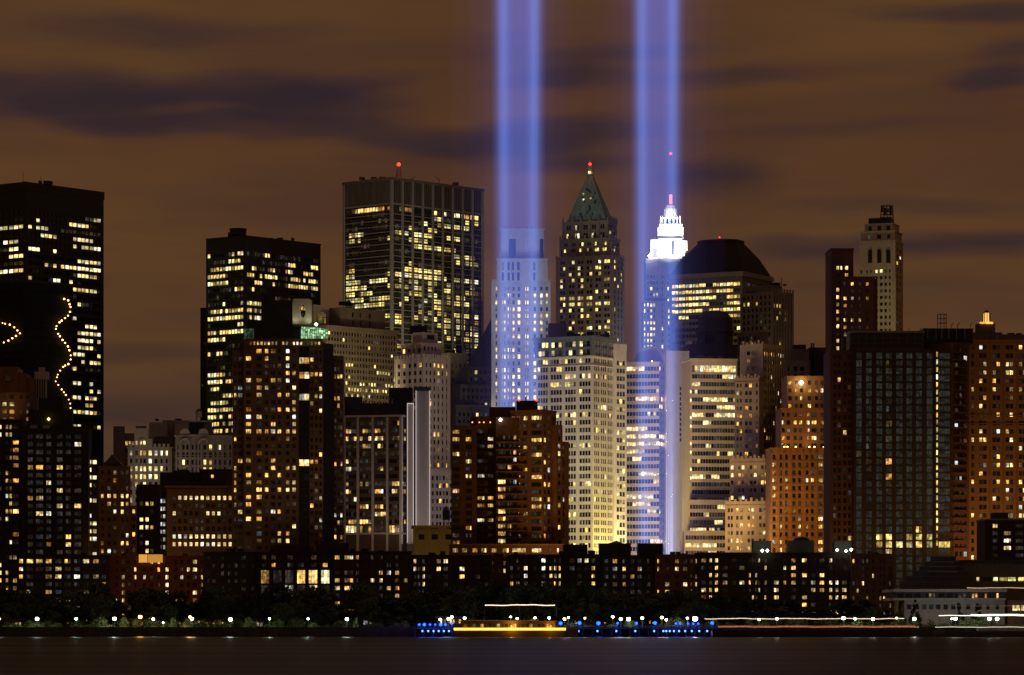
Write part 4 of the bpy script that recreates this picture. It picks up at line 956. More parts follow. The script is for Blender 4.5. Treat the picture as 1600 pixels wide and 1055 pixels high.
# 21 dark stone tower with piers
b = Bld('stone_tower', 'dark stone tower with closely set vertical piers below the mansard roof', wall_mat((.20, .16, .11), .9, .2), (1195, 1950))
sp = dict(fl=9.6, fh=.6, p=.05, pd=.12, pal='office', wb=620)
T = b.tier(1158, 1207, 1238, 1950, 50, 455, None, dict(sp, n=7, fw=.45, mt=4, rects=[(1158, 470, 1185, 480, .7)]), dict(sp, n=7, fw=.4, mt=8, rects=[(1207, 470, 1240, 505, .3)]))
b.ribs(T, 'r', 7, .8, .7, 450, 620); b.tier(1180, 1206, 1222, 1958, 50, 445, 456); b.box('roof_block', 1165, 1182, 447, 456, 1965, 6); b.units(1185, 1232, 446, 1960, 4, 5)
mb = MB(); mb.tube(P(1221, 446, 1962), P(1221, 434, 1962), .2); mb.build('antenna', IRON, b.root)
b.tier(1152, 1184, 1200, 1900, 45, 518, None, dict(sp, n=5, fw=.45, mt=5), None)
b.finish()
# 22 dark drum
b = Bld('drum_tower', 'squat dark tower with a rounded drum top in front of bright bands', wall_mat((.07, .06, .05), .9, .25), (1118, 1850))
b.lathe('drum', 1117, 1862, [(28, 562), (28, 522), (30, 521), (30, 517), (27, 516), (27, 498), (20, 489), (8, 485.5), (0, 485)], None, 20)
b.front(1076, 1152, 1846, 538, spec=None, th=5, dep=30); mb = MB()
for k in range(4): q = P(1101 + k * 5, 527, 1852.6); mb.box(q.x - .5, q.x + .5, q.y - .2, q.y + 2, q.z - 1.6, q.z + 1.6)
mb.build('slot_window', WM['dark'], b.root); b.finish()

# 23 warm-lit ribbon office
WO = wall_mat((.52, .42, .30), .85, .12)
b = Bld('office_building', 'warm beige stepped office block with long bright ribbon windows', WO, (1115, 1650), frame=FRAME)
sp = dict(fl=12.05, fh=.55, mt=9, p=.20, pd=.55, run=.62, pal='white', wb=872, dimpal='dimgrey')
rc = [(1098, 568, 1150, 580, 1), (1128, 580, 1152, 595, .9), (1078, 618, 1150, 630, .5), (1080, 640, 1102, 665, .7), (1115, 640, 1150, 655, .95), (1078, 740, 1100, 748, .95)]
T = b.tier(None, 1079, 1152, 1650, 9, 561, None, None, dict(sp, n=16, fw=.92, rects=rc, tall=[(0, 0, .85)]), dl=20)
b.tier(None, 1076, 1140, 1640, 9, 781, None, None, dict(sp, n=14, fw=.92, mt=5, rects=[(1070, 824, 1105, 834, .9)]), dl=10)
b.tier(None, 1069, 1135, 1630, 9, 829, None, None, dict(sp, n=14, fw=.92, mt=5, rects=[(1065, 846, 1110, 856, 1)]), dl=10)
mb = MB()
for k in range(11):
    if k in (2, 5, 8): continue
    q = P(1079.3, 612 + k * 13.5, 1649.2); mb.lathe(q.x, q.y, [(0, q.z - .9), (.35, q.z), (0, q.z + .9)], 6)
mb.build('stair_light', emit_mat('stair_light', (1, .85, .4), 2.2), b.root); b.units(1085, 1148, 561, 1660, 5, 9, DKTAN); b.band(T, 560, 562.5, .3, name='parapet')
b.finish()
spot('street_floodlight', P(1105, 908, 1596), P(1112, 760, 1645), (1, .66, .24), 38000, 110, .9, 2)
spot('street_floodlight', P(1120, 908, 1560), P(1118, 600, 1648), (1, .68, .28), 56000, 60, .9, 2)
# 24 tan gothic apartment house
GT = wall_mat((.42, .32, .20), .9, .18)
b = Bld('apartment_tower', 'stepped tan stone tower with battlements and dark ribbed side', GT, (1185, 1625), frame=FRAME)
sp = dict(fl=11.9, fh=.5, p=.18, pd=.4, pal='warm', wb=870)
T = b.tier(1156, 1192, 1226, 1625, 52, 537, None, dict(sp, cols=grp([(1166.5, 1172.5), (1178, 1183.5)], 1) + [(1174, 1177)], mt=8, bars=1, rects=[(1160, 555, 1185, 580, .7)]), dict(sp, n=9, fw=.4, mt=10, p=.08, pd=.2, rects=[(1192, 545, 1220, 556, .6)]), )
b.ribs(T, 'r', 9, .35, .3, 545, 840, wall_mat((.12, .10, .07), .9, .2), 'mullion')
Tb = b.tier(1148, 1186, 1194, 1618, 70, 590, None, dict(sp, cols=[(1151, 1154), (1156, 1159), (1164, 1168.5), (1170.5, 1174.5), (1181, 1184)], mt=6), None)
Tc = b.tier(1140, 1200, 1206, 1600, 74, 716, None, dict(sp, cols=[(1142, 1146), (1153.5, 1157), (1159, 1163), (1171.5, 1175.5), (1178, 1182), (1189, 1193), (1195, 1199)], mt=8, p=.4), None)
Td = b.tier(1133, 1200, 1207, 1588, 76, 783, None, dict(sp, cols=[(1137, 1140.5), (1142, 1145), (1150, 1154), (1156.5, 1160.5), (1168, 1172), (1174, 1178), (1186, 1190), (1192, 1196)], mt=8, p=.35), None)
for t_, n_ in ((T, 6), (Tb, 7), (Tc, 9), (Td, 8)):
    for k in range(n_):
        o = t_['c'] + t_['l'] * (t_['wl'] * (k + .1) / n_); z = t_['z1']; mb = MB(); mb.box(o.x - .5, o.x + .5, o.y - .1, o.y + .7, z, z + (1.6 if k % 2 else .9)); mb.build('battlement', GT, b.root)
for t_ in (Tb, Tc, Td): b.band(t_, proj((t_['c'].x, t_['c'].y, t_['z1']))[1] + 6, proj((t_['c'].x, t_['c'].y, t_['z1']))[1] + 7, .3, name='ledge')
b.units(1152, 1190, 590, 1622, 4, 5, DKTAN); b.finish()
spot('street_floodlight', P(1165, 908, 1550), P(1170, 770, 1590), (1, .62, .22), 36000, 120, .9, 2)
spot('street_floodlight', P(1160, 908, 1530), P(1172, 600, 1620), (1, .66, .28), 52000, 60, .9, 2)

# 25 orange brick stepped block
b = Bld('apartment_building', 'orange brick building stepping up in three tiers, lit by sodium lamps', ORANGE, (1250, 1560), frame=FRAME)
sp = dict(fl=12.1, fh=.55, p=.25, pd=.42, wb=870, bars=1, dimpal='dim')
T1 = b.front(1230, 1292.5, 1572, 588, spec=dict(sp, cols=[(1231.5, 1237), (1242, 1246.5), (1250, 1254.5), (1262, 1267.5), (1273.5, 1278), (1282, 1286.5)], mt=4, rects=[(1228, 594, 1250, 604, .9), (1228, 608, 1240, 617, .9)]), th=2)
T2_ = b.front(1220.5, 1292, 1565, 638, spec=dict(sp, cols=[(1221.5, 1226), (1229, 1234.5), (1240, 1245), (1248.5, 1253.5), (1260.5, 1265), (1268, 1276), (1282, 1288)], mt=4, rects=[(1238, 657, 1280, 667, .9)]), th=2)
T3_ = b.front(1204.5, 1291, 1556, 700, spec=dict(sp, cols=[(1206, 1212), (1218.5, 1222), (1226.5, 1231), (1238, 1243), (1247, 1251.5), (1259, 1263), (1267, 1271.5), (1278.5, 1285.5)], mt=8, p=.22, rects=[(1204, 722, 1214, 770, .8, .2), (1278, 700, 1287, 870, .6)]), th=2)
for x in (1205, 1215, 1224.5, 1234.5, 1245, 1255, 1265, 1275, 1288.5): b.box('brick_pier', x, x + 2.2, 706, 868, 1555.6, .5, ORANGE, 2)
for k in range(13): b.box('spandrel', 1206, 1290, 718.2 + k * 12.1, 720.2 + k * 12.1, 1555.85, .3, BROWN, 2)
for t_ in (T1, T2_, T3_): b.band(t_, proj((t_['c'].x, t_['c'].y, t_['z1']))[1] - .6, proj((t_['c'].x, t_['c'].y, t_['z1']))[1] + 1.2, .3)
mb = MB(); q = P(1252, 598, 1570); mb.lathe(q.x, q.y, [(0, q.z - 1.1), (1.1, q.z), (0, q.z + 1.1)], 8); mb.build('terrace_lamp', emit_mat('terrace_lamp', (1, .85, .5), 14), b.root)
for x in (1224, 1242, 1265, 1270, 1286): b.box('terrace_planter', x, x + 5, 697, 700, 1557, 1, DKBROWN)
for x in (1224, 1229, 1242, 1263, 1271, 1286):
    mb = MB(); q = P(x + 1.5, 698.4, 1556.6); mb.lathe(q.x, q.y, [(0, q.z - .45), (.5, q.z), (0, q.z + .4)], 6); mb.build('terrace_light', BULB, b.root)
b.finish()
lamp('terrace_light', P(1252, 599, 1566), (1, .7, .3), 900, .8); lamp('terrace_light', P(1226, 690, 1560), (1, .6, .2), 500, .8); lamp('terrace_light', P(1265, 690, 1560), (1, .6, .2), 500, .8)
for px, py, pw in ((1222, 905, 9000), (1245, 905, 11000), (1275, 905, 13000)): spot('sodium_street_light', P(px, py, 1516), P(px + 4, 770, 1558), SODIUM, pw, 115, .9, 2)
spot('sodium_street_light', P(1252, 905, 1495), P(1256, 640, 1565), SODIUM, 50000, 60, .9, 2)
b = Bld('apartment_building', 'greyish tan block with roof plant behind the orange stepped building', DKTAN, (1250, 1705))
b.front(1229, 1266, 1705, 563, spec=dict(cols=[(1231, 1233.5), (1240, 1246), (1250, 1256)], fl=11, fh=.6, mt=8, p=.1, pd=.3, wb=640)); b.front(1236, 1264, 1712, 545, th=6); b.units(1236, 1262, 545, 1715, 5, 8); b.finish()
b = Bld('apartment_building', 'dark red block with tall pipes behind the orange stepped building', DKRED, (1280, 1725))
b.front(1265, 1300, 1725, 543, th=2); b.box('plant_room', 1272, 1288, 550, 590, 1720, 5, BLACK)
for x in (1267, 1270.5): b.box('flue', x, x + 2, 536, 575, 1722, 1.2, BLACK)
b.finish()

# 26 red-brown twin-height tower
b = Bld('apartment_tower', 'dark red tower of two heights in front of pale octagonal tower', DKRED, (1333, 1620), frame=FRAME)
T = b.front(1299, 1333.5, 1622, 389, spec=dict(cols=[(1307, 1311), (1313.5, 1316), (1320.5, 1325)], fl=11.4, fh=.5, mt=24, p=.0, pd=.1, wb=560, rects=[(1300, 410, 1330, 424, .8), (1318, 424, 1328, 436, 1), (1300, 448, 1312, 545, .9, .1, 'warm')]), th=2)
T_ = b.front(1316, 1367, 1618, 433, spec=dict(cols=[(1318, 1323), (1329.5, 1334), (1341.5, 1345.5), (1353, 1357.5)], fl=11.3, fh=.5, mt=5, p=.25, pd=.6, wb=700, bars=1, cross=True, rects=[(1316, 458, 1336, 470, .8), (1350, 458, 1360, 470, .9), (1316, 492, 1336, 503, .9), (1316, 522, 1325, 532, .9)]), th=2)
b.front(1367, 1371, 1620, 436, th=4, dep=10); b.band(T, 388, 390, .3); b.band(T_, 432, 434, .3); b.finish()

# 27 pale octagonal tower
PS = wall_mat((.50, .43, .29), .9, .18)
b = Bld('stone_tower', 'pale stone tower with chamfered top, tall arches and rooftop antenna frame', PS, (1378, 2050))
sp = dict(fl=10.3, fh=.5, p=.05, pd=.2, pal='green', wb=560)
T = b.tier(1343, 1399, 1411, 2050, 72, 376, None, dict(sp, cols=[(1344.8, 1347), (1354, 1356), (1360, 1362), (1368, 1371.5), (1375, 1379), (1382, 1386), (1389, 1391.5)], mt=42, rects=[(1365, 415, 1392, 426, .2, .7)]), dict(sp, cols=[(1401, 1403.5), (1406, 1408)], mt=8))
T0 = b.tier(1345, 1398, 1409, 2053, 72, 361, 377, dict(cols=[(1356, 1361), (1370, 1377), (1386, 1391)], fl=14, fh=.45, mt=1, mb=0, p=.3, pd=.2, pal='white'), None)
T9 = b.tier(1351, 1396, 1405, 2056, 72, 349, 362, dict(cols=[(1357, 1362), (1371, 1377), (1385, 1391)], fl=12, fh=.6, mt=1, mb=0, p=0, pd=0), None)
b.tier(1357, 1392, 1397, 2060, 72, 340, 350, wall=BLACK); b.band(T0, 360, 362, .4); b.band(T, 375, 377, .5); b.band(T9, 348.5, 350, .3)
for px in (1359.5, 1374, 1388):
    mb = MB(); q = b.on(T, 'l', px, 399, .12); u = -T['l']; nn = Vector((u.y, -u.x)); m_ = MP(2050); pts = [(-3.4, -12), (3.4, -12)] + [(3.4 * math.cos(math.pi * k / 8), 7 + 3.4 * math.sin(math.pi * k / 8)) for k in range(9)]
    mb.poly([(q.x + u.x * a * m_, q.y + u.y * a * m_, q.z + z * m_) for a, z in pts]); mb.build('tall_arch', WM['dark'], b.root)
    fr = MB()
    for k in range(8):
        a0, a1 = math.pi * k / 8, math.pi * (k + 1) / 8
        fr.tube(*[(q.x + u.x * 3.6 * math.cos(a) * m_ + nn.x * .2, q.y + u.y * 3.6 * math.cos(a) * m_ + nn.y * .2, q.z + (7 + 3.6 * math.sin(a)) * m_) for a in (a0, a1)], .25, 4)
    fr.build('arch_moulding', PS, b.root)
b.ribs(dict(T), 'l', 9, .5, .35, 432, 560, PS)
mb = MB()
for k in range(5):
    for z0_, z1_ in ((340, 319),): mb.tube(P(1376 + k * 4.9, 341, 2066), P(1376 + k * 4.9 - (k - 2) * .6, 319 + abs(k - 2), 2066), .28, 4)
for k in range(5): mb.tube(P(1376, 322 + k * 4.5, 2066), P(1395.5, 322 + k * 4.5, 2066), .25, 4)
for k in range(4): mb.box(P(1377 + k * 4.5, 0, 2066).x, P(1379.6 + k * 4.5, 0, 2066).x, 2064.6, 2065.4, ZP(331 + (k % 2) * 6, 2066), ZP(322 + (k % 3) * 3, 2066))
mb.build('antenna_frame', BLACK, b.root)
b.finish()

# 28 glass and brick tower on the right
GB = wall_mat((.13, .055, .03), .9, .22)
b = Bld('apartment_tower', 'broad dark apartment tower with vertical glass strips and glazed roof screen', wall_mat((.045, .028, .018), .85, .2), (1410, 1480), frame=FRAME)
strips = [(1338, 1346.5), (1353, 1362.5), (1369, 1379), (1384, 1394), (1400, 1411), (1416, 1426), (1431, 1441), (1448, 1457), (1466.5, 1485)]
sp = dict(fl=11.8, fh=.86, mt=5, p=.0, pd=.0, darkpal='glass', wb=955, dp=.3)
T = b.tier(None, 1333.5, 1490, 1480, 3, 545, None, None, dict(sp, cols=strips, bars=1, rects=[(1383, 545, 1396, 900, .0, .45), (1383, 690, 1396, 860, .10, .5), (1366, 835, 1490, 858, .75, .2, 'green'), (1380, 858, 1396, 866, 1), (1335, 690, 1365, 810, .03, .35), (1430, 822, 1442, 835, 1), (1430, 866, 1460, 880, .5)]), dl=24)
b.box('lit_stair_strip', 1463, 1465.6, 548, 850, 1479.6, .4, None)
for k in range(26):
    b.box('stair_window', 1463.2, 1465.4, 550 + k * 11.8, 557.5 + k * 11.8, 1479.2, .4, WM['office'], 0)
b.front(1297, 1333.5, 1484, 547, spec=dict(cols=[(1302, 1306.5), (1309, 1313.5), (1317.5, 1322.5), (1325, 1330)], fl=11.8, fh=.6, mt=5, p=.02, pd=.12, wb=870), wall=GB, th=2)
b.tier(None, 1490, 1514, 1481, 40, 535, None, None, dict(cols=[(1492, 1497), (1499.5, 1503), (1506, 1511)], fl=11.8, fh=.62, mt=6, p=.12, pd=.35, wb=880, pal='cool'), wall=GB, dl=18)
for k in range(27): b.box('balcony', 1491, 1512, 549 + k * 11.8, 551 + k * 11.8, 1479.5 + .3, 1.6, GB, 38)
RS = b.front(1327.5, 1443, 1486, 519, 545.5, spec=dict(cols=[(1329.5 + k * 12.55, 1341 + k * 12.55) for k in range(9)], fl=8.2, fh=.9, mt=1, mb=0, p=0, pd=0, darkpal='dark'), wall=wall_mat((.10, .11, .12), .6, .1), th=1, dep=12); b.band(RS, 517, 520, .25, GREY, 'screen_rail')
b.box('plant_screen', 1443, 1521, 513, 536, 1492, 12, BLACK)
for x in (1449, 1462, 1471, 1482, 1494, 1507): b.box('screen_fin', x, x + 1, 513.5, 530, 1491.5, .5, GREY, 0)
for x in (1420, 1438, 1450): b.box('screen_fin', x, x + .8, 512, 519, 1491, .5, GREY, 0)
mb = MB()
for x in (1465, 1470, 1475, 1478.5): mb.tube(P(x, 514, 1500), P(x, 490, 1500), .16, 4)
for y in (491, 498, 505): mb.tube(P(1465, y, 1500), P(1478.5, y, 1500), .16, 4)
mb.build('flue_frame', IRON, b.root)
mb = MB()
for x, dx in ((1487, 3), (1496, 4), (1516, 3)): mb.tube(P(x, 514, 1496), P(x, 507, 1496), .12, 4); mb.tube(P(x, 509, 1496), P(x + dx, 504, 1496), .12, 4)
mb.build('davit', IRON, b.root)
b.finish()
spot('sodium_street_light', P(1320, 908, 1440), P(1318, 780, 1484), SODIUM, 16000, 110, .9, 2)
spot('sodium_street_light', P(1420, 915, 1435), P(1420, 830, 1480), (1, .6, .25), 7000, 120, .9, 2)

# 29 orange brick tower at the right edge
b = Bld('apartment_tower', 'orange brick tower with paired windows cut by the right picture edge', wall_mat((.30, .155, .065), .92, .2), (1560, 1500), frame=FRAME)
pairs = [(1517.5, 1522)] + grp([(1529.5, 1542), (1550.5, 1563), (1571, 1583.5), (1591.5, 1604), (1612, 1624.5)], 2)
T = b.front(1511, 1650, 1500, 532, spec=dict(fl=13.15, fh=.55, mt=4, cols=pairs, p=.34, pd=.3, pal='warm', wb=885, cross=True, rects=[(1510, 532, 1600, 545, .2), (1525, 536, 1545, 546, .9), (1510, 652, 1600, 664, .1)]), th=2)
b.band(T, 531, 533.5, .4); b.band(T, 648, 650, .35, name='ledge'); b.band(T, 661, 662.5, .35, name='ledge')
for x in (1546, 1567, 1587.5): b.box('downpipe', x, x + .9, 536, 880, 1499.6, .3)
b.box('penthouse', 1560, 1640, 522.5, 532, 1512, 8, DKTAN); b.box('penthouse', 1513, 1562, 521, 532, 1520, 8, DKTAN); b.units(1515, 1600, 523, 1516, 6, 4)
for k in range(28): b.box('balcony', 1505, 1513, 545 + k * 13.15, 547 + k * 13.15, 1498, 1.8, GREY, 2)
b.finish()
for px, pw in ((1525, 17000), (1560, 17000), (1595, 12000)): spot('sodium_street_light', P(px, 908, 1452), P(px + 3, 760, 1500), SODIUM, pw, 105, .9, 2)
spot('sodium_street_light', P(1560, 908, 1435), P(1565, 640, 1500), SODIUM, 46000, 60, .9, 2)
b = Bld('beacon_tower', 'small stepped tower with glowing golden lantern behind the orange tower', wall_mat((.12, .11, .09), .9, .2), (1540, 1900), cat='tower')
b.tier(None, 1524, 1566, 1902, 8, 519, None); b.tier(None, 1530, 1555, 1905, 8, 505, 520, dl=8); b.lathe('lantern', 1541.5, 1910, [(5.5, 506), (5, 491), (3.6, 488), (1, 486.5), (0, 486)], emit_mat('golden_lantern', (1, .55, .12), 1.3), 8); b.box('lantern_gallery', 1532.5, 1552, 503, 506, 1904, 5, lit_mat('gallery_lights', WARM, 1, 3, 1, .6))
b.lathe('lantern_cap', 1541.5, 1910, [(4.2, 489.5), (4.0, 487), (0, 484)], BLACK, 8)
mb = MB()
for k in range(8): a = k * math.pi / 4; q = P(1541.5, 505, 1910); mb.box(q.x + 1.85 * math.cos(a) - .2, q.x + 1.85 * math.cos(a) + .2, q.y + 1.85 * math.sin(a) - .2, q.y + 1.85 * math.sin(a) + .2, q.z, ZP(489, 1910))
mb.build('lantern_post', BLACK, b.root); b.finish()
# 30 small block
b = Bld('apartment_building', 'small dark brick block with few yellow windows above the stepped museum roof', wall_mat((.06, .035, .03), .9, .2), (1580, 1420), frame=FRAME)
T = b.front(1539, 1650, 1420, 812, spec=dict(fl=11.5, fh=.58, mt=4, cols=[(1551, 1559), (1568.5, 1580), (1586.5, 1599.5), (1608, 1616)], p=.32, pd=.6, dimpal='dimgrey', wb=890, bars=2, rects=[(1565, 830, 1582, 850, 1)]), th=1)
b.band(T, 810.5, 813, .3, GREY, 'parapet'); b.box('penthouse', 1552, 1576, 801, 812, 1428, 6, SLATE); b.finish()

# 35 big brick apartment tower in the middle
b = Bld('apartment_tower', 'broad rust brick apartment tower with balconies and twin red roof lights', BRICK, (795, 1470), frame=FRAME)
BD = wall_mat((.12, .058, .028), .92, .25)
sp = dict(fl=11.55, fh=.6, mt=4, p=.26, pd=.3, pal='warm', wb=870, bars=2)
b.front(705, 745, 1474, 665, spec=dict(sp, cols=[(707, 718), (727.5, 737)], rects=[(705, 668, 720, 690, .9), (705, 700, 720, 712, .6), (705, 840, 720, 850, 1)]), wall=BD, th=1)
b.front(745, 775, 1477, 652, spec=dict(sp, cols=[(746, 757), (762, 771)], mt=16, p=.2, rects=[(760, 675, 775, 690, .9), (750, 770, 775, 792, .8)]), wall=BD, th=1)
b.front(765, 806, 1480, 636, th=1, wall=BD, dep=12); b.front(735, 766, 1482, 651, th=1, wall=BD, dep=10)
Tm = b.front(775, 826, 1471, 652, spec=dict(sp, cols=[(778, 790), (793, 799), (802, 807), (810, 823)], mt=26, p=.3, pd=.35, rects=[(800, 700, 815, 712, .9), (776, 770, 790, 830, .7), (808, 760, 824, 770, .9), (776, 842, 792, 850, .9)]), wall=BD, th=1)
Tr = b.tier(798, 848, 869, 1466, 62, 641, None, dict(sp, cols=[(799, 805), (807, 812.5), (817, 824), (830, 846)], bars=3, p=.35, pd=.4, mt=6, rects=[(798, 650, 812, 662, .8), (828, 665, 848, 675, .9), (828, 758, 848, 768, 1), (828, 780, 848, 792, .9), (798, 850, 848, 860, .8)]), dict(sp, cols=[(850, 853.5), (856, 860), (862.5, 866)], bars=0, p=.15, pd=.3, mt=6))
b.tier(None, 869, 879, 1472, 50, 664, None, None, dict(sp, cols=[(872, 876)], bars=0, p=.3), dl=10, wall=BRICK); b.tier(None, 878, 889, 1480, 40, 690, None, None, dict(sp, cols=[(879.5, 881.5)], bars=0, p=.12, pd=.2), dl=10)
b.box('crown', 808, 840, 627, 641.5, 1474, 9, DKBROWN, 2); b.box('crown_band', 807.5, 840.5, 626, 628, 1473.8, 9.5, BLACK, 2)
red_light(b, 811, 625.5, 1474, .5); red_light(b, 838, 625.5, 1474, .5)
mb = MB(); mb.tube(P(821.5, 627, 1478), P(821.5, 620, 1478), .2); mb.build('antenna', IRON, b.root)
b.band(Tr, 640, 642, .3, BRICK); 
for k in range(15): b.box('balcony', 776, 824, 690 + k * 11.55, 691.8 + k * 11.55, 1469.3, 1.7, BRICK, 1)
for k in range(16): b.box('balcony_rail', 742, 772, 682 + k * 11.55, 683.2 + k * 11.55, 1475.6, 1.4, DKBROWN, 1)
for x in (738, 749, 756, 766): 
    mb = MB(); q = P(x, 660, 1473.4); mb.lathe(q.x, q.y, [(0, q.z - .35), (.35, q.z), (0, q.z + .35)], 6); mb.build('terrace_light', emit_mat('terrace_red', (1, .35, .1), 3), b.root)
mb = MB(); q = P(782, 656, 1470); mb.lathe(q.x, q.y, [(0, q.z - .8), (.8, q.z), (0, q.z + .8)], 8); mb.build('terrace_lamp', emit_mat('terrace_white', (1, 1, .9), 6), b.root)
T = b.front(702, 880, 1458, 851, spec=dict(sp, fl=12, cols=[(707, 716), (722, 730), (738, 746), (752, 760), (768, 776), (785, 795), (800, 822), (831, 846), (858, 863), (870, 874)], p=.4, mt=3), wall=BD, th=1); b.band(T, 850, 852, .3, BRICK)
b.finish()
for px, pw, D in ((864, 11000, 1428), (850, 8000, 1424), (886, 8000, 1440)): spot('sodium_street_light', P(px, 912, D), P(px + 4, 770, 1472), SODIUM, pw, 100, .9, 2)
spot('sodium_street_light', P(800, 915, 1415), P(800, 740, 1471), SODIUM, 2600, 100, .9, 2); spot('sodium_street_light', P(720, 915, 1425), P(722, 760, 1474), SODIUM, 1500, 100, .9, 2)
spot('sodium_street_light', P(858, 912, 1415), P(858, 660, 1468), SODIUM, 34000, 40, .9, 2)

# unseen spots added on the taller towers: street glow, beam spill, roof fill
for px, py, D, tx, ty, tD, colr, pw, dg in (
    (922, 560, 2105, 922, 440, 2150, (1, .76, .34), 9000, 95), (905, 400, 2120, 920, 310, 2160, (.75, 1, .80), 4500, 70),
    (1372, 560, 2000, 1376, 440, 2050, (1, .80, .42), 12000, 80), (560, 660, 1740, 565, 560, 1815, (1, .82, .42), 34000, 95),
    (690, 742, 1735, 690, 640, 1760, (1, .84, .72), 5000, 100), (640, 720, 1690, 645, 600, 1755, (1, .84, .70), 14000, 90), (690, 880, 1670, 690, 790, 1722, (1, .86, .74), 5000, 90),
    (815, 700, 1815, 815, 480, 1890, (.66, .74, 1), 36000, 80), (815, 560, 1835, 815, 400, 1890, (.66, .74, 1), 16000, 80), (750, 660, 1880, 750, 560, 1955, (1, .78, .42), 5000, 90),
    (1020, 600, 2120, 1022, 480, 2180, (.62, .70, 1), 26000, 90), (235, 790, 1700, 235, 720, 1740, (1, .86, .60), 6500, 110), (320, 790, 1690, 320, 715, 1730, (1, .84, .60), 3800, 110),
    (430, 865, 1425, 430, 640, 1470, (1, .70, .38), 3600, 90), (500, 865, 1425, 500, 640, 1470, (1, .68, .36), 3000, 90), (582, 900, 1535, 582, 740, 1578, (1, .72, .42), 6000, 110),
    (10, 640, 1525, 5, 590, 1560, SODIUM, 2600, 120), (310, 905, 1440, 310, 810, 1480, (1, .66, .32), 3200, 110), (677, 870, 1490, 677, 835, 1522, (1, .74, .28), 1800, 120),
    (1120, 600, 2000, 1120, 470, 2050, (1, .80, .45), 9000, 90), (1200, 600, 1900, 1205, 500, 1950, (1, .76, .42), 9000, 90), (640, 640, 1930, 650, 420, 2010, (1, .86, .50), 60000, 70)):
    spot('facade_fill', P(px, py, D), P(tx, ty, tD), colr, pw * (1.1 if px < 400 else 2.0), dg, .9, 2)

# ------------------------------------------------------------------ low waterfront blocks
LD = wall_mat((.028, .022, .020), .9, .25)
LS = wall_mat((.035, .034, .036), .9, .25)
LB = wall_mat((.085, .036, .020), .92, .25)
sp = dict(fl=12, fh=.58, mt=3, p=.22, pd=.4, pal='warm', wb=965, dimpal='dim', bars=1)
def lowrise(label, L, Rr, D, top, wall, cols, units=4, fr=FRAME, **kw):
    b = Bld('low_rise_building', label, wall, ((L + Rr) / 2, D), frame=fr, group='low blocks along the waterfront')
    T = b.front(L, Rr, D, top, spec=dict(sp, cols=cols, **kw), th=1, dep=16)
    b.band(T, top - .8, top + 1.2, .25, name='parapet'); b.units(L + 4, Rr - 6, top, D + 5, units, 7)
    return b
def seq(x0, x1, pitch, w, rg=None): 
    o = []; x = x0
    while x + w < x1: o.append((x, x + w)); x += pitch
    return o
lowrise('dark low-rise with grey windows at the foot of the grey-windowed tower', 26, 168, 1392, 868, LS, [(29.5, 36), (41, 52), (56, 67), (71, 81), (86, 96), (100.5, 110.5), (115.5, 125), (129.5, 139.5), (145, 154.5), (158.5, 166)], p=.10, pd=.62,
  rects=[(40, 872, 84, 882, .95), (84, 884, 112, 896, .9), (144, 895, 156, 906, 1), (84, 934, 98, 944, 1), (140, 930, 158, 944, 1), (28, 872, 40, 906, .8)]).finish()
b = lowrise('low red brick block with an orange-lit roof terrace', 168, 318, 1398, 869, wall_mat((.20, .062, .028), .92, .2), [(181, 184), (190, 195), (198, 204), (209.5, 213), (223.5, 228), (234.5, 239.5), (246, 250), (258.5, 263.5), (272, 277), (281.5, 286.5), (292, 297), (301, 308), (314, 317)], p=.2, pd=.3,
  rects=[(257, 884, 265, 932, 1, 0, 'white'), (298, 872, 310, 890, 1, 0, 'white')])
b.box('terrace_glazing', 217, 230, 866.5, 879, 1397.3, .4, emit_mat('amber_terrace', (1, .48, .08), .75), 1); b.box('terrace_glazing', 231, 254, 866.5, 879, 1397.3, .4, emit_mat('amber_terrace_2', (1, .50, .09), .48), 1); b.box('terrace_roof', 216, 255, 865, 866.4, 1396.5, 5, DKBROWN, 1)
b.finish()
spot('sodium_street_light', P(225, 965, 1360), P(240, 890, 1398), SODIUM, 1500, 120, .9, 1); spot('sodium_street_light', P(290, 965, 1360), P(290, 890, 1398), SODIUM, 900, 120, .9, 1); spot('sodium_street_light', P(180, 905, 1440), P(178, 800, 1500), SODIUM, 7000, 110, .9, 2)
lowrise('dark low-rise with pale upper band beside the red terrace block', 318, 405, 1386, 863, LS, [(322, 328), (331, 337), (345, 350), (356, 361), (366, 371), (377, 384), (391, 397)], p=.14, pd=.45).finish()
b = Bld('low_rise_building', 'dark low-rise with row of tall double-height lit windows', LD, (460, 1382), frame=FRAME, group='low blocks along the waterfront')
b.front(405, 519, 1382, 862, 888.5, spec=dict(sp, cols=[(409, 416), (424, 431), (449, 458), (466, 475), (486, 495), (504, 512)], mt=3, mb=0, p=.22), th=1, dep=16)
tw = [(407.5, 421), (427, 440), (445, 458.5), (464, 477), (482, 496), (501.5, 515)]
b.front(405, 519, 1382.1, 888.6, None, spec=dict(cols=tw, fl=23.5, fh=.92, mt=1, p=.3, pd=.7, pal='warm', dimpal='dimgrey', bars=2, cross=True, wb=960, rects=[(405, 888, 425, 914, .3), (425, 888, 445, 914, 0, 1), (463, 888, 480, 914, 1, 0, 'office'), (480, 888, 516, 914, 1, 0, 'white'), (443, 888, 460, 914, 0, 1), (480, 914, 497, 936, 1)]), th=1, dep=16, cap=False)
b.box('roof_block', 429, 476, 851, 862, 1388, 8, DKBROWN); b.units(410, 510, 862, 1388, 4, 6); b.finish()
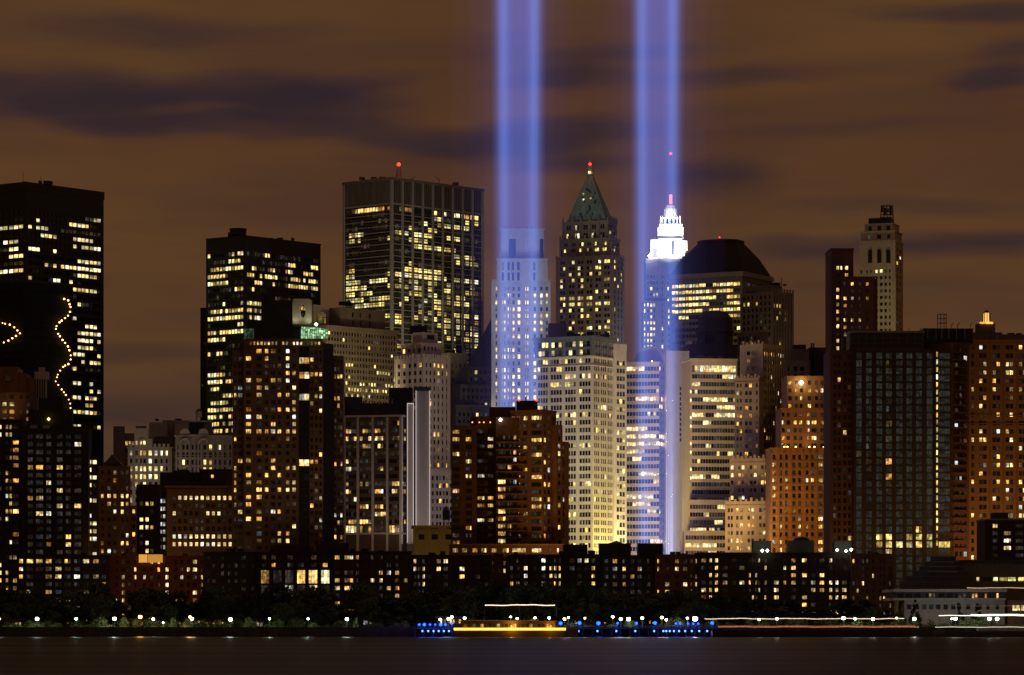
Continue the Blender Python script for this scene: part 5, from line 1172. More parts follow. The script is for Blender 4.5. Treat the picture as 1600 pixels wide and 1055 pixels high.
lowrise('dark low-rise with stacked wide lit windows, left of the brick corner', 519, 642, 1380, 862, LD, [(523, 531), (538, 552), (556, 560.5), (567, 574), (579, 585), (592, 598), (604, 611), (617, 624), (631, 637)], p=.28, pd=.35, bars=2,
  rects=[(536, 896, 554, 925, .95), (520, 905, 534, 960, .7), (570, 862, 640, 885, .1), (615, 890, 626, 912, .6)]).finish()
b = lowrise('dark brown low-rise with roof boxes below the rust brick tower', 642, 768, 1384, 868, LD, [(646, 650.5), (652.5, 657), (660, 664), (668, 675), (682, 689), (693, 700), (718, 726), (743, 750), (757, 764)], p=.16, pd=.4, rects=[(644, 880, 658, 892, .95), (680, 875, 702, 885, 1), (680, 886, 690, 894, 1), (658, 885, 665, 960, .5)])
b.box('roof_block', 493, 545, 848, 864, 1392, 8, DKBROWN); b.finish()
lowrise('narrow brick low-rise with slim lit windows beside the dark paired-window block', 766, 796, 1378, 871, LB, [(769, 771.5), (778, 782), (786.5, 790)], p=.18, pd=.3).finish()
b = lowrise('dark low-rise with lit paired windows in front of the white office building', 794, 938, 1374, 867, LD, [(797, 802), (806.5, 812), (818.5, 824.5), (833, 838), (846, 852.5), (858.5, 863.5), (865.5, 870), (873, 876), (890, 898), (902, 909), (913, 920), (924, 930)], p=.22, pd=.45, rects=[(845, 885, 878, 915, .85), (800, 886, 828, 906, .7)])
b.box('roof_block', 880, 918, 851, 867, 1384, 9, BLACK, 1); b.finish()
b = lowrise('dark low-rise with three roof boxes and greyish windows below the right beam', 936, 1024, 1376, 868, LS, [(944, 950.5), (957, 964.5), (972.5, 978), (985, 991.5), (996, 1003), (1011, 1016)], p=.22, pd=.68, rects=[(955, 870, 966, 880, 1), (955, 885, 982, 895, .9), (985, 894, 992, 904, 1)])
b.box('roof_block', 936.5, 986, 849, 868, 1386, 9, BLACK, 1); b.box('roof_block', 997, 1036, 849, 868, 1384, 9, BLACK, 1)
mb = MB(); a_, c_ = P(952, 849, 1386), P(974, 849, 1386); k_ = P(963, 844.5, 1390); 
for pts in ([a_, c_, k_], [c_, c_ + Vector((0, 8, 0)), k_], [c_ + Vector((0, 8, 0)), a_ + Vector((0, 8, 0)), k_], [a_ + Vector((0, 8, 0)), a_, k_]): mb.poly(pts)
mb.build('hip_cap', BLACK, b.root); b.finish()
lowrise('reddish low-rise with brick bays beside the long dark window-dotted block', 1024, 1090, 1372, 867, wall_mat((.13, .05, .026), .92, .25), [(1027, 1030), (1039, 1046), (1054.5, 1061), (1067, 1074), (1079, 1082.5), (1086, 1089)], p=.28, pd=.35, mt=4).finish()
b = lowrise('long dark low-rise dotted with warm windows, floodlights on its roof', 1090, 1330, 1368, 864, LD, [(1095.5, 1103.5), (1108, 1112.5), (1117, 1122), (1129, 1137), (1143, 1150.5), (1155, 1163.5), (1170, 1173), (1175, 1178), (1180, 1183), (1184.5, 1187.5), (1194.5, 1198), (1209, 1217), (1224, 1228.5), (1236, 1243.5), (1253, 1261), (1267, 1274.5), (1280.5, 1288), (1295.5, 1300.5), (1305.5, 1310), (1315.5, 1323)], fl=11.55, mt=6, p=.36, pd=.25)
b.box('roof_block', 1177, 1205, 845, 864, 1376, 8, SLATE, 1); b.box('roof_block', 1233, 1272, 845, 864, 1378, 9, SLATE, 1); b.box('roof_block', 1304, 1330, 846, 864, 1376, 8, SLATE, 1)
b.lathe('octagonal_cap', 1252.5, 1383, [(14, 845), (11, 841), (4, 839), (0, 838.8)], BLACK, 8)
for px, py in ((1191, 860.5), (1199, 860.5), (1308, 859.5), (1330, 859), (1322, 861)):
    mb = MB(); q = P(px, py, 1367); mb.lathe(q.x, q.y, [(0, q.z - .62), (.62, q.z), (0, q.z + .62)], 8); mb.build('roof_floodlight', emit_mat('roof_floodlight', (.95, 1, .75), 10), b.root)
    lamp('roof_floodlight_beam', P(px, py - 1, 1369.5), (.9, 1, .7), 260, .5)
b.finish()
lowrise('brown low-rise with narrow bays left of the stepped museum', 1329, 1396, 1366, 866, wall_mat((.11, .065, .04), .92, .2), [(1332, 1335), (1338, 1341.5), (1346.5, 1350), (1353, 1356.5), (1363, 1366), (1374, 1377), (1380, 1383), (1389, 1392.5)], fl=11.6, p=.28, pd=.25, mt=5).finish()

for px, D, tx, pw in ((120, 1352, 110, 500), (200, 1355, 195, 900), (640, 1345, 645, 700), (782, 1340, 780, 1100), (1056, 1338, 1056, 1300), (1150, 1335, 1150, 500), (1362, 1334, 1360, 1100), (1260, 1335, 1262, 500), (460, 1348, 460, 500), (560, 1346, 560, 600)):
    spot('facade_fill', P(px, 968, D), P(tx, 895, D + 32), (1, .58, .24), pw, 125, .9, 1)
# stepped museum
b = Bld('museum_building', 'pale waterfront museum with a stepped dark pyramid roof', wall_mat((.45, .44, .42), .85, .12), (1480, 1330), frame=FRAME)
DS = wall_mat((.06, .062, .072), .7, .2)
def hexring(cx, D, hw, sq=.62):
    m = MP(D); X = (cx - 800) / F * D; w = hw * m
    return [(X - w, D + w * sq), (X - w * .55, D), (X + w * .55, D), (X + w, D + w * sq), (X + w * .55, D + w * 1.2), (X - w * .55, D + w * 1.2)]
base = b.front(1413, 1570, 1326, 938, spec=dict(cols=[(1417, 1424), (1429, 1436), (1440.5, 1447.5), (1451.5, 1458.5), (1462.5, 1469.5), (1474, 1481), (1486, 1493), (1497, 1502), (1510, 1516), (1528, 1534), (1541, 1546), (1556, 1561)], fl=12, fh=.65, mt=4.5, mb=14, p=.0, pd=.12, wb=960, bars=1, rects=[(1508, 942, 1520, 956, .6)]), th=1, dep=30)
b.front(1400, 1572, 1323.5, 925, 937.5, spec=dict(cols=[(1402, 1412), (1415, 1425), (1428, 1438), (1440, 1444), (1446, 1450), (1452, 1455.5), (1457.5, 1461), (1466, 1476), (1479, 1489), (1492, 1496), (1498, 1502), (1505, 1509), (1519, 1522), (1524, 1527), (1529, 1532), (1534, 1537), (1539, 1542), (1545, 1548), (1552, 1555), (1557, 1560)], fl=9.5, fh=.85, mt=1.5, mb=0, p=0, pd=.1, rects=[(1438, 925, 1462, 938, .3, .6), (1517, 925, 1543, 938, .45, .3), (1550, 925, 1562, 938, .2, .8)]), wall=DS, th=1, dep=30)
PL = b.wall
b.box('pale_ledge', 1395.5, 1574, 920.5, 925, 1322, 34, PL, 1); b.box('pale_ledge', 1396, 1572, 934.5, 938, 1322.5, 33, PL, 1)
for k, (cx, hw, y0, y1) in enumerate(((1472, 62, 920.4, 909), (1472, 52, 909, 900), (1473, 43, 900, 892), (1474, 35, 892, 884.5), (1475, 28, 884.5, 877.5), (1475, 20, 877.5, 869))):
    mb = MB(); D_ = 1330 + k * 2.0; r_ = hexring(cx, D_, hw); mb.prism(r_, ZP(y0 + .3, D_), ZP(y1, D_)); mb.build('roof_step', DS, b.root)
    mb = MB(); r_ = hexring(cx, D_ - .25, hw + .8); mb.prism(r_, ZP(y1 + 1.2, D_), ZP(y1 - .2, D_), 0, True, True); mb.build('step_edge', wall_mat((.10, .10, .115), .6, .2), b.root)
b.front(1500, 1680, 1345, 877, None, spec=dict(cols=[(1526, 1530), (1532.5, 1534), (1536, 1550), (1552, 1559), (1562, 1574), (1575, 1587), (1591, 1602), (1606, 1620)], fl=12, fh=.5, mt=22, mb=1, p=0, pd=.1, wb=915, rects=[(1525, 900, 1532, 913, 1, 0, 'office'), (1551, 900, 1640, 913, 1, 0, 'green')]), wall=wall_mat((.16, .155, .145), .85, .2), th=1, dep=24); b.box('roof_ledge', 1500, 1680, 875, 878, 1344, 26, DS, 1)
b.front(1574, 1680, 1329, 938, None, spec=dict(cols=[(1582, 1594), (1596, 1606), (1612, 1624)], fl=12, fh=.7, mt=6, mb=10, p=0, pd=0, wb=962, rects=[(1580, 940, 1630, 958, .9)]), wall=wall_mat((.30, .20, .13), .85, .2), th=1, dep=12)
b.finish()

for px in (1425, 1462, 1505, 1550): spot('museum_fill', P(px, 972, 1300), P(px + 4, 945, 1326), (1, .96, .86), 800, 120, .9, .6)  # unseen spots added to brighten the museum wall
# ------------------------------------------------------------------ trees along the shore
def leaf_mat(name, c):
    m, t, bb = nmat(name)
    oi = t.nodes.new('ShaderNodeNewGeometry'); mr = t.nodes.new('ShaderNodeMapRange'); mr.inputs['To Min'].default_value = .55; mr.inputs['To Max'].default_value = 1.5
    t.links.new(oi.outputs['Random Per Island'], mr.inputs[0])
    vm = t.nodes.new('ShaderNodeVectorMath'); vm.operation = 'SCALE'; vm.inputs[0].default_value = c; t.links.new(mr.outputs[0], vm.inputs['Scale'])
    t.links.new(vm.outputs[0], bb.inputs['Base Color']); bb.inputs['Roughness'].default_value = .7
    return m
LEAF = leaf_mat('leaves', (.045, .075, .022)); BARK = wall_mat((.05, .04, .03), .95, .3, 1.0)
def crown_mesh(seed, cone=False):
    rg = random.Random(seed); mb = MB()
    clumps = []
    for k in range(30 if not cone else 24):
        if cone:
            z = rg.random() ** 1.2; r = (1 - z) * .42 * math.sqrt(rg.random()) + .02; a = rg.uniform(0, 6.283); clumps.append((r * math.cos(a), r * math.sin(a), .10 + z * .86, .16 * (1.1 - z)))
        else:
            a = rg.uniform(0, 6.283); z = rg.uniform(.30, .92); rr = .44 * math.sqrt(max(.05, 1 - ((z - .55) / .47) ** 2)); r = rr * math.sqrt(rg.uniform(.1, 1)) ; clumps.append((r * math.cos(a), r * math.sin(a), z, rg.uniform(.09, .17)))
    for cx, cy, cz, cr in clumps:
        for k in range(64):
            d = Vector((rg.gauss(0, 1), rg.gauss(0, 1), rg.gauss(0, .75))).normalized() * cr * rg.uniform(.35, 1.05)
            p = Vector((cx, cy, cz)) + d; s = rg.uniform(.020, .042)
            u = Vector((rg.gauss(0, 1), rg.gauss(0, 1), rg.gauss(0, 1))).normalized(); v = u.orthogonal().normalized(); 
            mb.poly([p - u * s * 1.3, p + v * s * .8, p + u * s * 1.3, p - v * s * .8])
    return mb.data('crown', LEAF)
def trunk_mesh(seed, cone=False):
    rg = random.Random(seed + 99); mb = MB()
    mb.lathe(0, 0, [(.030, 0), (.022, .18), (.016, .42), (.006, .8)], 7)
    for k in range(0 if cone else 6):
        a = rg.uniform(0, 6.283); z = rg.uniform(.2, .45); p = Vector((0, 0, z)); q = p + Vector((math.cos(a) * .25, math.sin(a) * .25, rg.uniform(.15, .32))); mb.tube(p, q, .009, 5)
    return mb.data('trunk', BARK)
CR = [crown_mesh(k) for k in range(6)]; TR = [trunk_mesh(k) for k in range(6)]; CC = [crown_mesh(50 + k, True) for k in range(2)]; TC = trunk_mesh(77, True)
rt = random.Random(11)
def where(px):
    refs = [(58, 'grey-windowed low-rise'), (240, 'red terrace block'), (360, 'pale-banded low-rise'), (460, 'double-height windows'), (580, 'stacked-window low-rise'), (700, 'blue pier lamps'), (800, 'yellow ferry'), (870, 'paired-window low-rise'), (980, 'three roof boxes block'), (1060, 'reddish low-rise'), (1200, 'long dark low-rise'), (1360, 'brown low-rise by museum'), (1500, 'stepped museum')]
    return min(refs, key=lambda r: abs(r[0] - px))[1]
n_of = {}
ORD = ['first', 'second', 'third', 'fourth', 'fifth', 'sixth', 'seventh', 'eighth', 'ninth', 'tenth', 'eleventh', 'twelfth', 'thirteenth', 'fourteenth', 'fifteenth', 'sixteenth', 'seventeenth', 'eighteenth', 'nineteenth', 'twentieth', 'twenty-first', 'twenty-second', 'twenty-third', 'twenty-fourth', 'twenty-fifth', 'twenty-sixth']
def tree(px, top, D, width, cone=False, k=0):
    m = MP(D); h = ZP(top, D) - GROUND; c = (px - 800) / F * D
    w = where(px) + (' cone' if cone else ''); n_of[w] = n_of.get(w, 0) + 1
    root = empty('shore_tree', (c, D, GROUND))
    tag(root, f"{ORD[n_of[w] - 1]} {'clipped cone-shaped' if cone else 'dark leafy'} tree from the left before the {w.replace(' cone', '')}", 'tree', 'trees along the far shore')
    cr = bpy.data.objects.new('crown', (CC if cone else CR)[k % (2 if cone else 6)]); tr = bpy.data.objects.new('trunk', TC if cone else TR[k % 6])
    ws = width * m / (.95 if not cone else .92)
    for o in (cr, tr): col.objects.link(o); o.parent = root; o.scale = (ws, ws, h); o.rotation_euler = (0, 0, rt.uniform(0, 6.28))
tl = []
x = -8
while x < 1345:
    gapz = any(a < x < c for a, c in ((84, 100), (176, 205), (518, 556), (1146, 1168), (1248, 1264)))
    top = 919 + 10 * math.sin(x * .021) + rt.uniform(-9, 10) + (16 if 170 < x < 330 else 0) + (20 if x > 1090 else 0) + (8 if 520 < x < 650 else 0) + (-2 if 650 < x < 1080 else 0)
    if gapz: top += 26
    tl.append((x, top, rt.uniform(1298, 1318), rt.uniform(44, 66), len(tl)))
    tl.append((x + 9, top + 24 + rt.uniform(-6, 8), rt.uniform(1284, 1294), rt.uniform(34, 50), len(tl)))
    x += rt.uniform(17, 24)
for x, top, D, w, k in tl: tree(x, top, D, w, False, k)
for px, top, D, w in ((1362, 948, 1290, 34), (1382, 952, 1296, 26)): tree(px, top, D, w, False, int(px))
for px, top, w in ((1407, 936, 25), (1430, 936, 27), (1497, 939, 26), (1527, 940, 24)): tree(px, top, 1290, w, True, int(px))

# ------------------------------------------------------------------ lamps along the walk
GLOBE = {}
def globe(kind):
    if kind not in GLOBE:
        c, s = {'w': ((.90, 1, .86), 14), 'g': ((.72, 1, .80), 10), 'o': ((1, .55, .10), 12), 'y': ((1, .86, .55), 14)}[kind]
        mb = MB(); mb.lathe(0, 0, [(0, -.42), (.32, -.28), (.42, 0), (.32, .28), (0, .42)], 10)
        GLOBE[kind] = mb.data('globe', emit_mat('lamp_globe_' + kind, c, s))
    return GLOBE[kind]
LC = {'w': (.9, 1, .85), 'g': (.65, 1, .72), 'o': (1, .5, .1), 'y': (1, .84, .5)}
pmb = MB(); pmb.lathe(0, 0, [(.16, 0), (.16, .3), (.08, .45), (.06, 1.0)], 8); POST = pmb.data('lamp_post', IRON)
hmb = MB(); hmb.lathe(0, 0, [(.2, -.5), (.3, -.4), (.1, -.38)], 8); hmb.lathe(0, 0, [(.34, .34), (.2, .5), (0, .6)], 8); HEAD = hmb.data('lamp_head', IRON)
def walk_lamp(px, py, kind, D=SH + 5, size=1.0, power=260, label=None):
    p = P(px, py, D); root = empty('street_lamp', (p.x, p.y, GROUND)); tag(root, label, 'street lamp', 'lamps along the waterfront walk')
    h = p.z - GROUND
    o = bpy.data.objects.new('lamp_post', POST); col.objects.link(o); o.parent = root; o.scale = (1, 1, max(.3, h - .4))
    o = bpy.data.objects.new('globe', globe(kind)); col.objects.link(o); o.parent = root; o.location = (0, 0, h); o.scale = (size * 1.2,) * 3
    o = bpy.data.objects.new('lamp_head', HEAD); col.objects.link(o); o.parent = root; o.location = (0, 0, h); o.scale = (size,) * 3
    lamp('lamp_light', (p.x, p.y - .6 * size, p.z), LC[kind], power, .35, root)
cname = {'w': 'white', 'g': 'greenish white', 'o': 'orange', 'y': 'yellowish white'}
LAMPS = [(-2, 967, 'w', 1), (58, 967, 'w', 1.25), (119, 967, 'g', 1), (179, 967, 'w', 1.3), (219, 964, 'o', 1.3), (239.5, 967.5, 'g', 1), (255, 973, 'g', .6), (297, 964, 'o', .9), (300, 967, 'w', 1.1), (360, 968, 'w', 1.3), (421, 967, 'g', .8), (481.5, 967, 'g', .8), (542, 967.5, 'w', 1.2), (688, 968, 'y', 1), (701, 967, 'w', 1.1), (706, 964, 'w', .9), (726, 966, 'g', 1), (798, 964, 'g', .7), (808, 966.5, 'y', .8), (836, 965.5, 'y', .8), (858, 965.5, 'w', .9), (882, 967.5, 'y', .9), (888, 965, 'y', .7), (914, 966, 'y', .6), (957.5, 964, 'y', .9), (970, 967.5, 'w', 1.1), (982, 967.5, 'w', 1.4), (1003.5, 966, 'w', 1), (1034, 965, 'y', 1), (1041, 968.5, 'y', .9), (1074, 966, 'w', .8), (1086, 967, 'w', 1.8), (1186, 968, 'g', .9), (1214, 967, 'w', .9), (1318, 966, 'w', 1.3), (1336, 967, 'w', .9), (1364, 967.5, 'w', 1.2), (1401, 966, 'y', .7), (1428.5, 967, 'w', 1.3), (1487, 967, 'w', .6), (1493, 967, 'w', 1.2), (1546, 967, 'w', 1.3), (1558, 967, 'w', 1.3)]
cnt = {}
for px, py, kind, s in LAMPS:
    w = where(px); key = (w, kind); cnt[key] = cnt.get(key, 0) + 1
    walk_lamp(px, py, kind, size=s, power=(1500 if kind == 'o' else 620) * s, label=f"{ORD[cnt[key] - 1]} {cname[kind]} globe lamp from the left before the {w}")

rs = random.Random(21); SHL = leaf_mat('shrub_leaves', (.10, .14, .04)); SHM = []
for k in range(4):
    mb = MB(); rq = random.Random(300 + k)
    for i in range(420):
        d = Vector((rq.gauss(0, 1), rq.gauss(0, 1), abs(rq.gauss(0, .8)))).normalized() * rq.uniform(.35, 1); s = rq.uniform(.05, .11)
        u = Vector((rq.gauss(0, 1), rq.gauss(0, 1), rq.gauss(0, 1))).normalized(); v = u.orthogonal().normalized(); mb.poly([d - u * s * 1.3, d + v * s * .8, d + u * s * 1.3, d - v * s * .8])
    SHM.append(mb.data('foliage', SHL))
STM = MB(); STM.lathe(0, 0, [(.06, 0), (.03, .6)], 6); STM = STM.data('stem', BARK)
for k in range(96):
    px = -5 + k * 17.2 + rs.uniform(-6, 6)
    if 640 < px < 790: continue
    wk = 'shrub' + where(px); cnt[wk] = cnt.get(wk, 0) + 1; root = empty('shrub', ((px - 800) / F * 1273, SH + 7.5 + rs.uniform(0, 7), GROUND + .05)); tag(root, f"{ORD[cnt[wk] - 1]} low green shrub from the left before the {where(px)}", 'shrub', 'shrubs behind the waterfront walk')
    w_, h_ = rs.uniform(1.6, 3.6), rs.uniform(1.2, 4.2)
    for nm, me_, s_ in (('foliage', SHM[k % 4], (w_, w_ * .8, h_)), ('stem', STM, (1, 1, 1))):
        o = bpy.data.objects.new(nm, me_); col.objects.link(o); o.parent = root; o.scale = s_; o.rotation_euler = (0, 0, rs.uniform(0, 6.28))
# park pavilions and kiosks glowing under the trees
def kiosk(label, L, Rr, top, D, pal, p=.8):
    b = Bld('park_kiosk', label, DKBROWN, ((L + Rr) / 2, D), cat='kiosk', frame=FRAME)
    n = max(2, int((Rr - L) / 5)); T = b.front(L, Rr, D, top, None, spec=dict(n=n, fw=.75, fl=9, fh=.75, mt=1.5, mb=.5, p=p, pd=.2, pal=pal, bars=1), th=1, dep=5); b.band(T, top - 1.5, top, .5, BLACK, 'roof_edge'); b.finish()
kiosk('small amber-lit pavilion under trees left of orange lamp', 190, 235, 969, 1276, 'warm', .5); kiosk('small amber-lit pavilion under trees left of double-height windows', 316, 352, 970, 1276, 'warm', .6)
kiosk('low lit kiosk under trees below the tall lit windows', 388, 412, 970, 1278, 'warm', .5); kiosk('bright lit pavilion behind the cluster of blue pier lamps', 682, 722, 965, 1272, 'warm', .9); kiosk('dim lit kiosk behind the yellow ferry', 764, 784, 970, 1276, 'warm', .6)
for lab, x0, x1, tp, pal_, p_ in (('long low shopfront glowing greenish behind trunks at the picture edge', 36, 140, 965, 'green', .3), ('long amber shopfront glowing behind trunks by the orange lamp', 150, 262, 963, 'warm', .6), ('long low shopfront behind the trees left of the tall lit windows', 266, 384, 966, 'warm', .4),
   ('low shopfront with sparse lights behind trees below the tall lit windows', 430, 536, 966, 'warm', .25), ('low lit shopfront behind the trees left of the pier', 560, 640, 967, 'cool', .2), ('low lit shopfront behind trees beyond the yellow ferry', 800, 905, 966, 'warm', .25), ('low lit shopfront behind lamps below the three roof boxes', 930, 1060, 965, 'warm', .35), ('dim shopfront behind trees below the long dark low-rise', 1130, 1330, 966, 'warm', .15)):
    kiosk(lab, x0, x1, tp, 1326, pal_, p_)
kiosk('small greenish-lit shelter under trees near the picture edge', 8, 34, 970, 1276, 'green', .4)

# ------------------------------------------------------------------ pier with blue lamps
pier = empty('pier', ((885 - 800) / F * 1246, 1246, 0)); tag(pier, 'long dark timber pier below the blue lamps', 'pier')
TIMB = wall_mat((.05, .04, .035), .9, .3, 1)
xp = lambda p: (p - 800) / F * 1244
mb = MB(); 
for k in range(64):
    x0 = xp(646) + (xp(1132) - xp(646)) * k / 64; x1 = xp(646) + (xp(1132) - xp(646)) * (k + 1) / 64 - .05; dk = MB(); dk.box(x0, x1, 1243, 1255.5, 2.75, 3.0); dk.build('deck_board', TIMB, pier)
for k in range(34):
    x0 = xp(648) + (xp(1130) - xp(648)) * k / 33; pl = MB(); pl.lathe(x0, 1243.6, [(.28, -1), (.28, 2.74)], 7); pl.build('pile', TIMB, pier)
mb = MB(); mb.box(xp(646), xp(1132), 1243.05, 1243.13, 3.9, 3.98); mb.box(xp(646), xp(1132), 1243.05, 1243.13, 3.45, 3.51); mb.build('handrail', IRON, pier)
BLUE_E = emit_mat('blue_lamp', (.012, .075, 1), 4.5); BLUE_W = emit_mat('blue_white_lamp', (.10, .30, 1), 3.5)
bl = MB(); bl.lathe(0, 0, [(0, -.46), (.34, -.32), (.46, 0), (.34, .32), (0, .46)], 8); BLM = [bl.data('bulb', BLUE_E), bl.data('bulb', BLUE_W)]
bp_ = MB(); bp_.lathe(0, 0, [(.09, 0), (.06, 1)], 6); BPM = bp_.data('post', IRON)
def blue_lamp(px, py, low, s, i, n):
    D = 1242.7; p = P(px, py, D); z0 = 3.0 if not low else p.z - .5
    root = empty('pier_lamp', (p.x, p.y, z0))
    tag(root, f"{ORD[i - 1]} {'small blue lamp from the left low on the pier face' if low else 'blue lamp from the left on the pier rail'}", 'lamp', 'blue lamps on the pier')
    o = bpy.data.objects.new('bulb', BLM[1 if low else 0]); col.objects.link(o); o.parent = root; o.location = (0, 0, p.z - z0); o.scale = (s,) * 3
    o = bpy.data.objects.new('post', BPM); col.objects.link(o); o.parent = root; o.scale = (1, 1, max(.2, p.z - z0 - .3))
    if not low or i % 3 == 0: lamp('lamp_light', (p.x, p.y - .8, p.z), (.02, .08, 1), 420 * s if not low else 160, .3, root)
up = [(655, 976, .9), (663, 976, 1.2), (672, 976, .8), (680, 976, .7), (688.5, 976, 1.2), (696, 976, 1), (706, 974.5, .9), (731, 974, 1), (760, 974, 1), (788, 974, .95), (818, 974, 1.1), (847, 974, 1.2), (876, 974, 1.35), (905.5, 973.5, 1.35), (935, 974, 1.5), (965, 974, .9), (994.5, 974, 1), (1023.5, 973.5, 1.3), (1056, 974.5, .8), (1063, 974.5, .8), (1075, 974.5, .8), (1083, 974.5, .8), (1091, 974.5, .8), (1113, 973.5, 1.3)]
dn = [660, 669, 677.5, 685.5, 693.5, 701.5, 729, 758, 787, 816.5, 845.5, 874.5, 904, 933.5, 963, 992.5, 1022, 1036.5, 1041, 1046.5, 1053, 1061, 1070.5, 1081, 1092.5, 1105]
for i, (x, y, s) in enumerate(up): blue_lamp(x, y, False, s * 1.0, i + 1, len(up))
for i, x in enumerate(dn): blue_lamp(x, 986.2, True, .75, i + 1, len(dn))

# ------------------------------------------------------------------ boats at rest; light trails of moving boats built as bulb rows
def hull(mb, x0, x1, y0, y1, z0, z1, bow=4.0, flip=False):
    a = [(x0, y0), (x1 - bow, y0), (x1, (y0 + y1) / 2), (x1 - bow, y1), (x0, y1)]
    if flip: a = [(x1, y1), (x0 + bow, y1), (x0, (y0 + y1) / 2), (x0 + bow, y0), (x1, y0)]
    ins = [(x0 + (x - x0) * .985 if not flip else x1 - (x1 - x) * .985, (y0 + y1) / 2 + (y - (y0 + y1) / 2) * .86) for x, y in a]
    mb.prism(ins, z0, z1, 0, True, True, a)
YEL = emit_mat('yellow_trail_glow', (1, .60, .06), 2.2); WST = emit_mat('white_trail_glow', (1, .78, .52), 2.2); RST = emit_mat('red_trail_glow', (1, .13, .06), .9); WST2 = emit_mat('bright_trail_glow', (1, .92, .72), 2.5)
sbm = MB(); sbm.lathe(0, 0, [(0, -.16), (.16, 0), (0, .16)], 6)
def light_trail(root, name, x0, x1, y, z, mat, step=.42, amp=.06, r=.17):
    """row of small bulbs built in place of a boat light trail"""
    key = bpy.data.meshes.new(name); mb = MB(); n = int((x1 - x0) / step)
    for k in range(n):
        x = x0 + step * (k + .5); zz_ = z + amp * math.sin(x * .35) + amp * .5 * math.sin(x * .9 + 1)
        mb.lathe(x, y, [(0, zz_ - r), (r * 1.25, zz_), (0, zz_ + r)], 5)
    o = mb.build(name, mat, root); o['kind'] = 'stuff'
D0 = 1226.0; bx = lambda p: (p - 800) / F * D0; bz = lambda y: ZP(y, D0)
ferry = empty('ferry', (bx(805), D0 + 3, 0)); tag(ferry, 'small yellow ferry held still before the pier, light trails built as bulbs', 'ferry')
mb = MB(); hull(mb, bx(709), bx(905), D0, D0 + 7, -.4, bz(982.5), 5); mb.build('hull', wall_mat((.22, .12, .02), .5, .1), ferry)
mb = MB(); mb.box(bx(722), bx(868), D0 + 1, D0 + 6, bz(982.5), bz(971.5)); mb.build('cabin', wall_mat((.20, .09, .03), .6, .1), ferry)
for k in range(22):
    mb = MB(); q = bx(725) + k * (bx(866) - bx(725)) / 22; mb.box(q, q + 1.0, D0 + .9, D0 + 1.02, bz(980.5), bz(975)); mb.build('window', WM['dim'] if k % 4 else WM['warm'], ferry)
mb = MB(); mb.box(bx(709), bx(884), D0 - .12, D0 + .02, bz(985.0), bz(981.2)); mb.build('yellow_trail', YEL, ferry)  # yellow streak of the moving boat built as a glowing hull band
mb = MB(); mb.box(bx(716), bx(872), D0 + .6, D0 + 6.4, bz(971.5), bz(970.3)); mb.build('cabin_roof', wall_mat((.3, .12, .05), .6, .1), ferry)
light_trail(ferry, 'roof_trail', bx(716), bx(842), D0 + .5, bz(969.6), emit_mat('roof_trail_glow', (1, .35, .12), .35), .45, .03, .10)
mb = MB()
for p_ in (757, 812, 869): mb.lathe(bx(p_), D0 + 3, [(.09, bz(970.4)), (.05, bz(944)), (0, bz(943.8))], 6)
mb.build('mast', IRON, ferry); light_trail(ferry, 'high_trail', bx(757.5), bx(868.5), D0 + 3, bz(945.5), WST, .4, .10, .2)  # mast-light trail built as a bulb row between added masts
lamp('ferry_light', (bx(800), D0 - 1.2, bz(979)), (1, .6, .1), 500, .5, None); lamp('ferry_light', (bx(860), D0 - 1.2, bz(979)), (1, .6, .1), 300, .5, None)

barge = empty('barge', (bx(1260), D0 + 4, 0)); tag(barge, 'added low dark barge carrying red and white boat light trails as bulbs', 'barge')  # barge added to carry light trails of passing boats
mb = MB(); hull(mb, bx(1113), bx(1428), D0, D0 + 9, -.5, bz(985), 4); mb.build('hull', wall_mat((.07, .035, .022), .7, .2), barge)
mb = MB()
for k in range(22): q = bx(1120) + k * (bx(1415) - bx(1120)) / 21; mb.lathe(q, D0 + .4, [(.06, bz(985)), (.05, bz(966))], 5)
mb.build('rail_post', IRON, barge)
light_trail(barge, 'white_trail', bx(1101), bx(1415), D0 + .4, bz(966.8), WST, .4, .08, .15); light_trail(barge, 'red_trail', bx(1122), bx(1432), D0 + .3, bz(978.3), RST, .4, .06, .13); light_trail(barge, 'amber_trail', bx(1122), bx(1438), D0 + .25, bz(979.8), emit_mat('amber_trail_glow', (1, .45, .15), 1.2), .4, .06, .12)  # each row stands for a trail left by moving lights
mb = MB(); mb.box(bx(1114), bx(1426), D0 + .36, D0 + .44, bz(974), bz(973.4)); mb.build('rail', IRON, barge)
cruise = empty('cruise_boat', (bx(1560), D0 + 4, 0)); tag(cruise, 'added open-deck boat at the right edge carrying white light trails as bulbs', 'boat')  # boat and masts added to hold the trails at the right edge
mb = MB(); hull(mb, bx(1459), bx(1690), D0, D0 + 9, -.5, bz(986), 4, True); mb.build('hull', wall_mat((.10, .10, .09), .7, .2), cruise)
mb = MB()
for p_ in (1512, 1600, 1670): mb.lathe(bx(p_), D0 + 4, [(.1, bz(986)), (.06, bz(917)), (0, bz(916.8))], 6)
for p_ in (1468, 1517, 1560, 1640): mb.lathe(bx(p_), D0 + .6, [(.08, bz(986)), (.05, bz(960))], 6)
mb.build('mast', IRON, cruise)
light_trail(cruise, 'top_trail', bx(1513), bx(1670), D0 + 4, bz(918.5), emit_mat('top_trail_glow', (1, .66, .40), 1.1), .4, .06, .15)
light_trail(cruise, 'rail_trail', bx(1467), bx(1640), D0 + .6, bz(962), WST2, .36, .05, .17); light_trail(cruise, 'rail_trail', bx(1517), bx(1640), D0 + .5, bz(960.6), WST2, .36, .05, .22); light_trail(cruise, 'deck_trail', bx(1461), bx(1690), D0 - .1, bz(980), emit_mat('cream_trail_glow', (1, .9, .62), 1.5), .36, .05, .13)
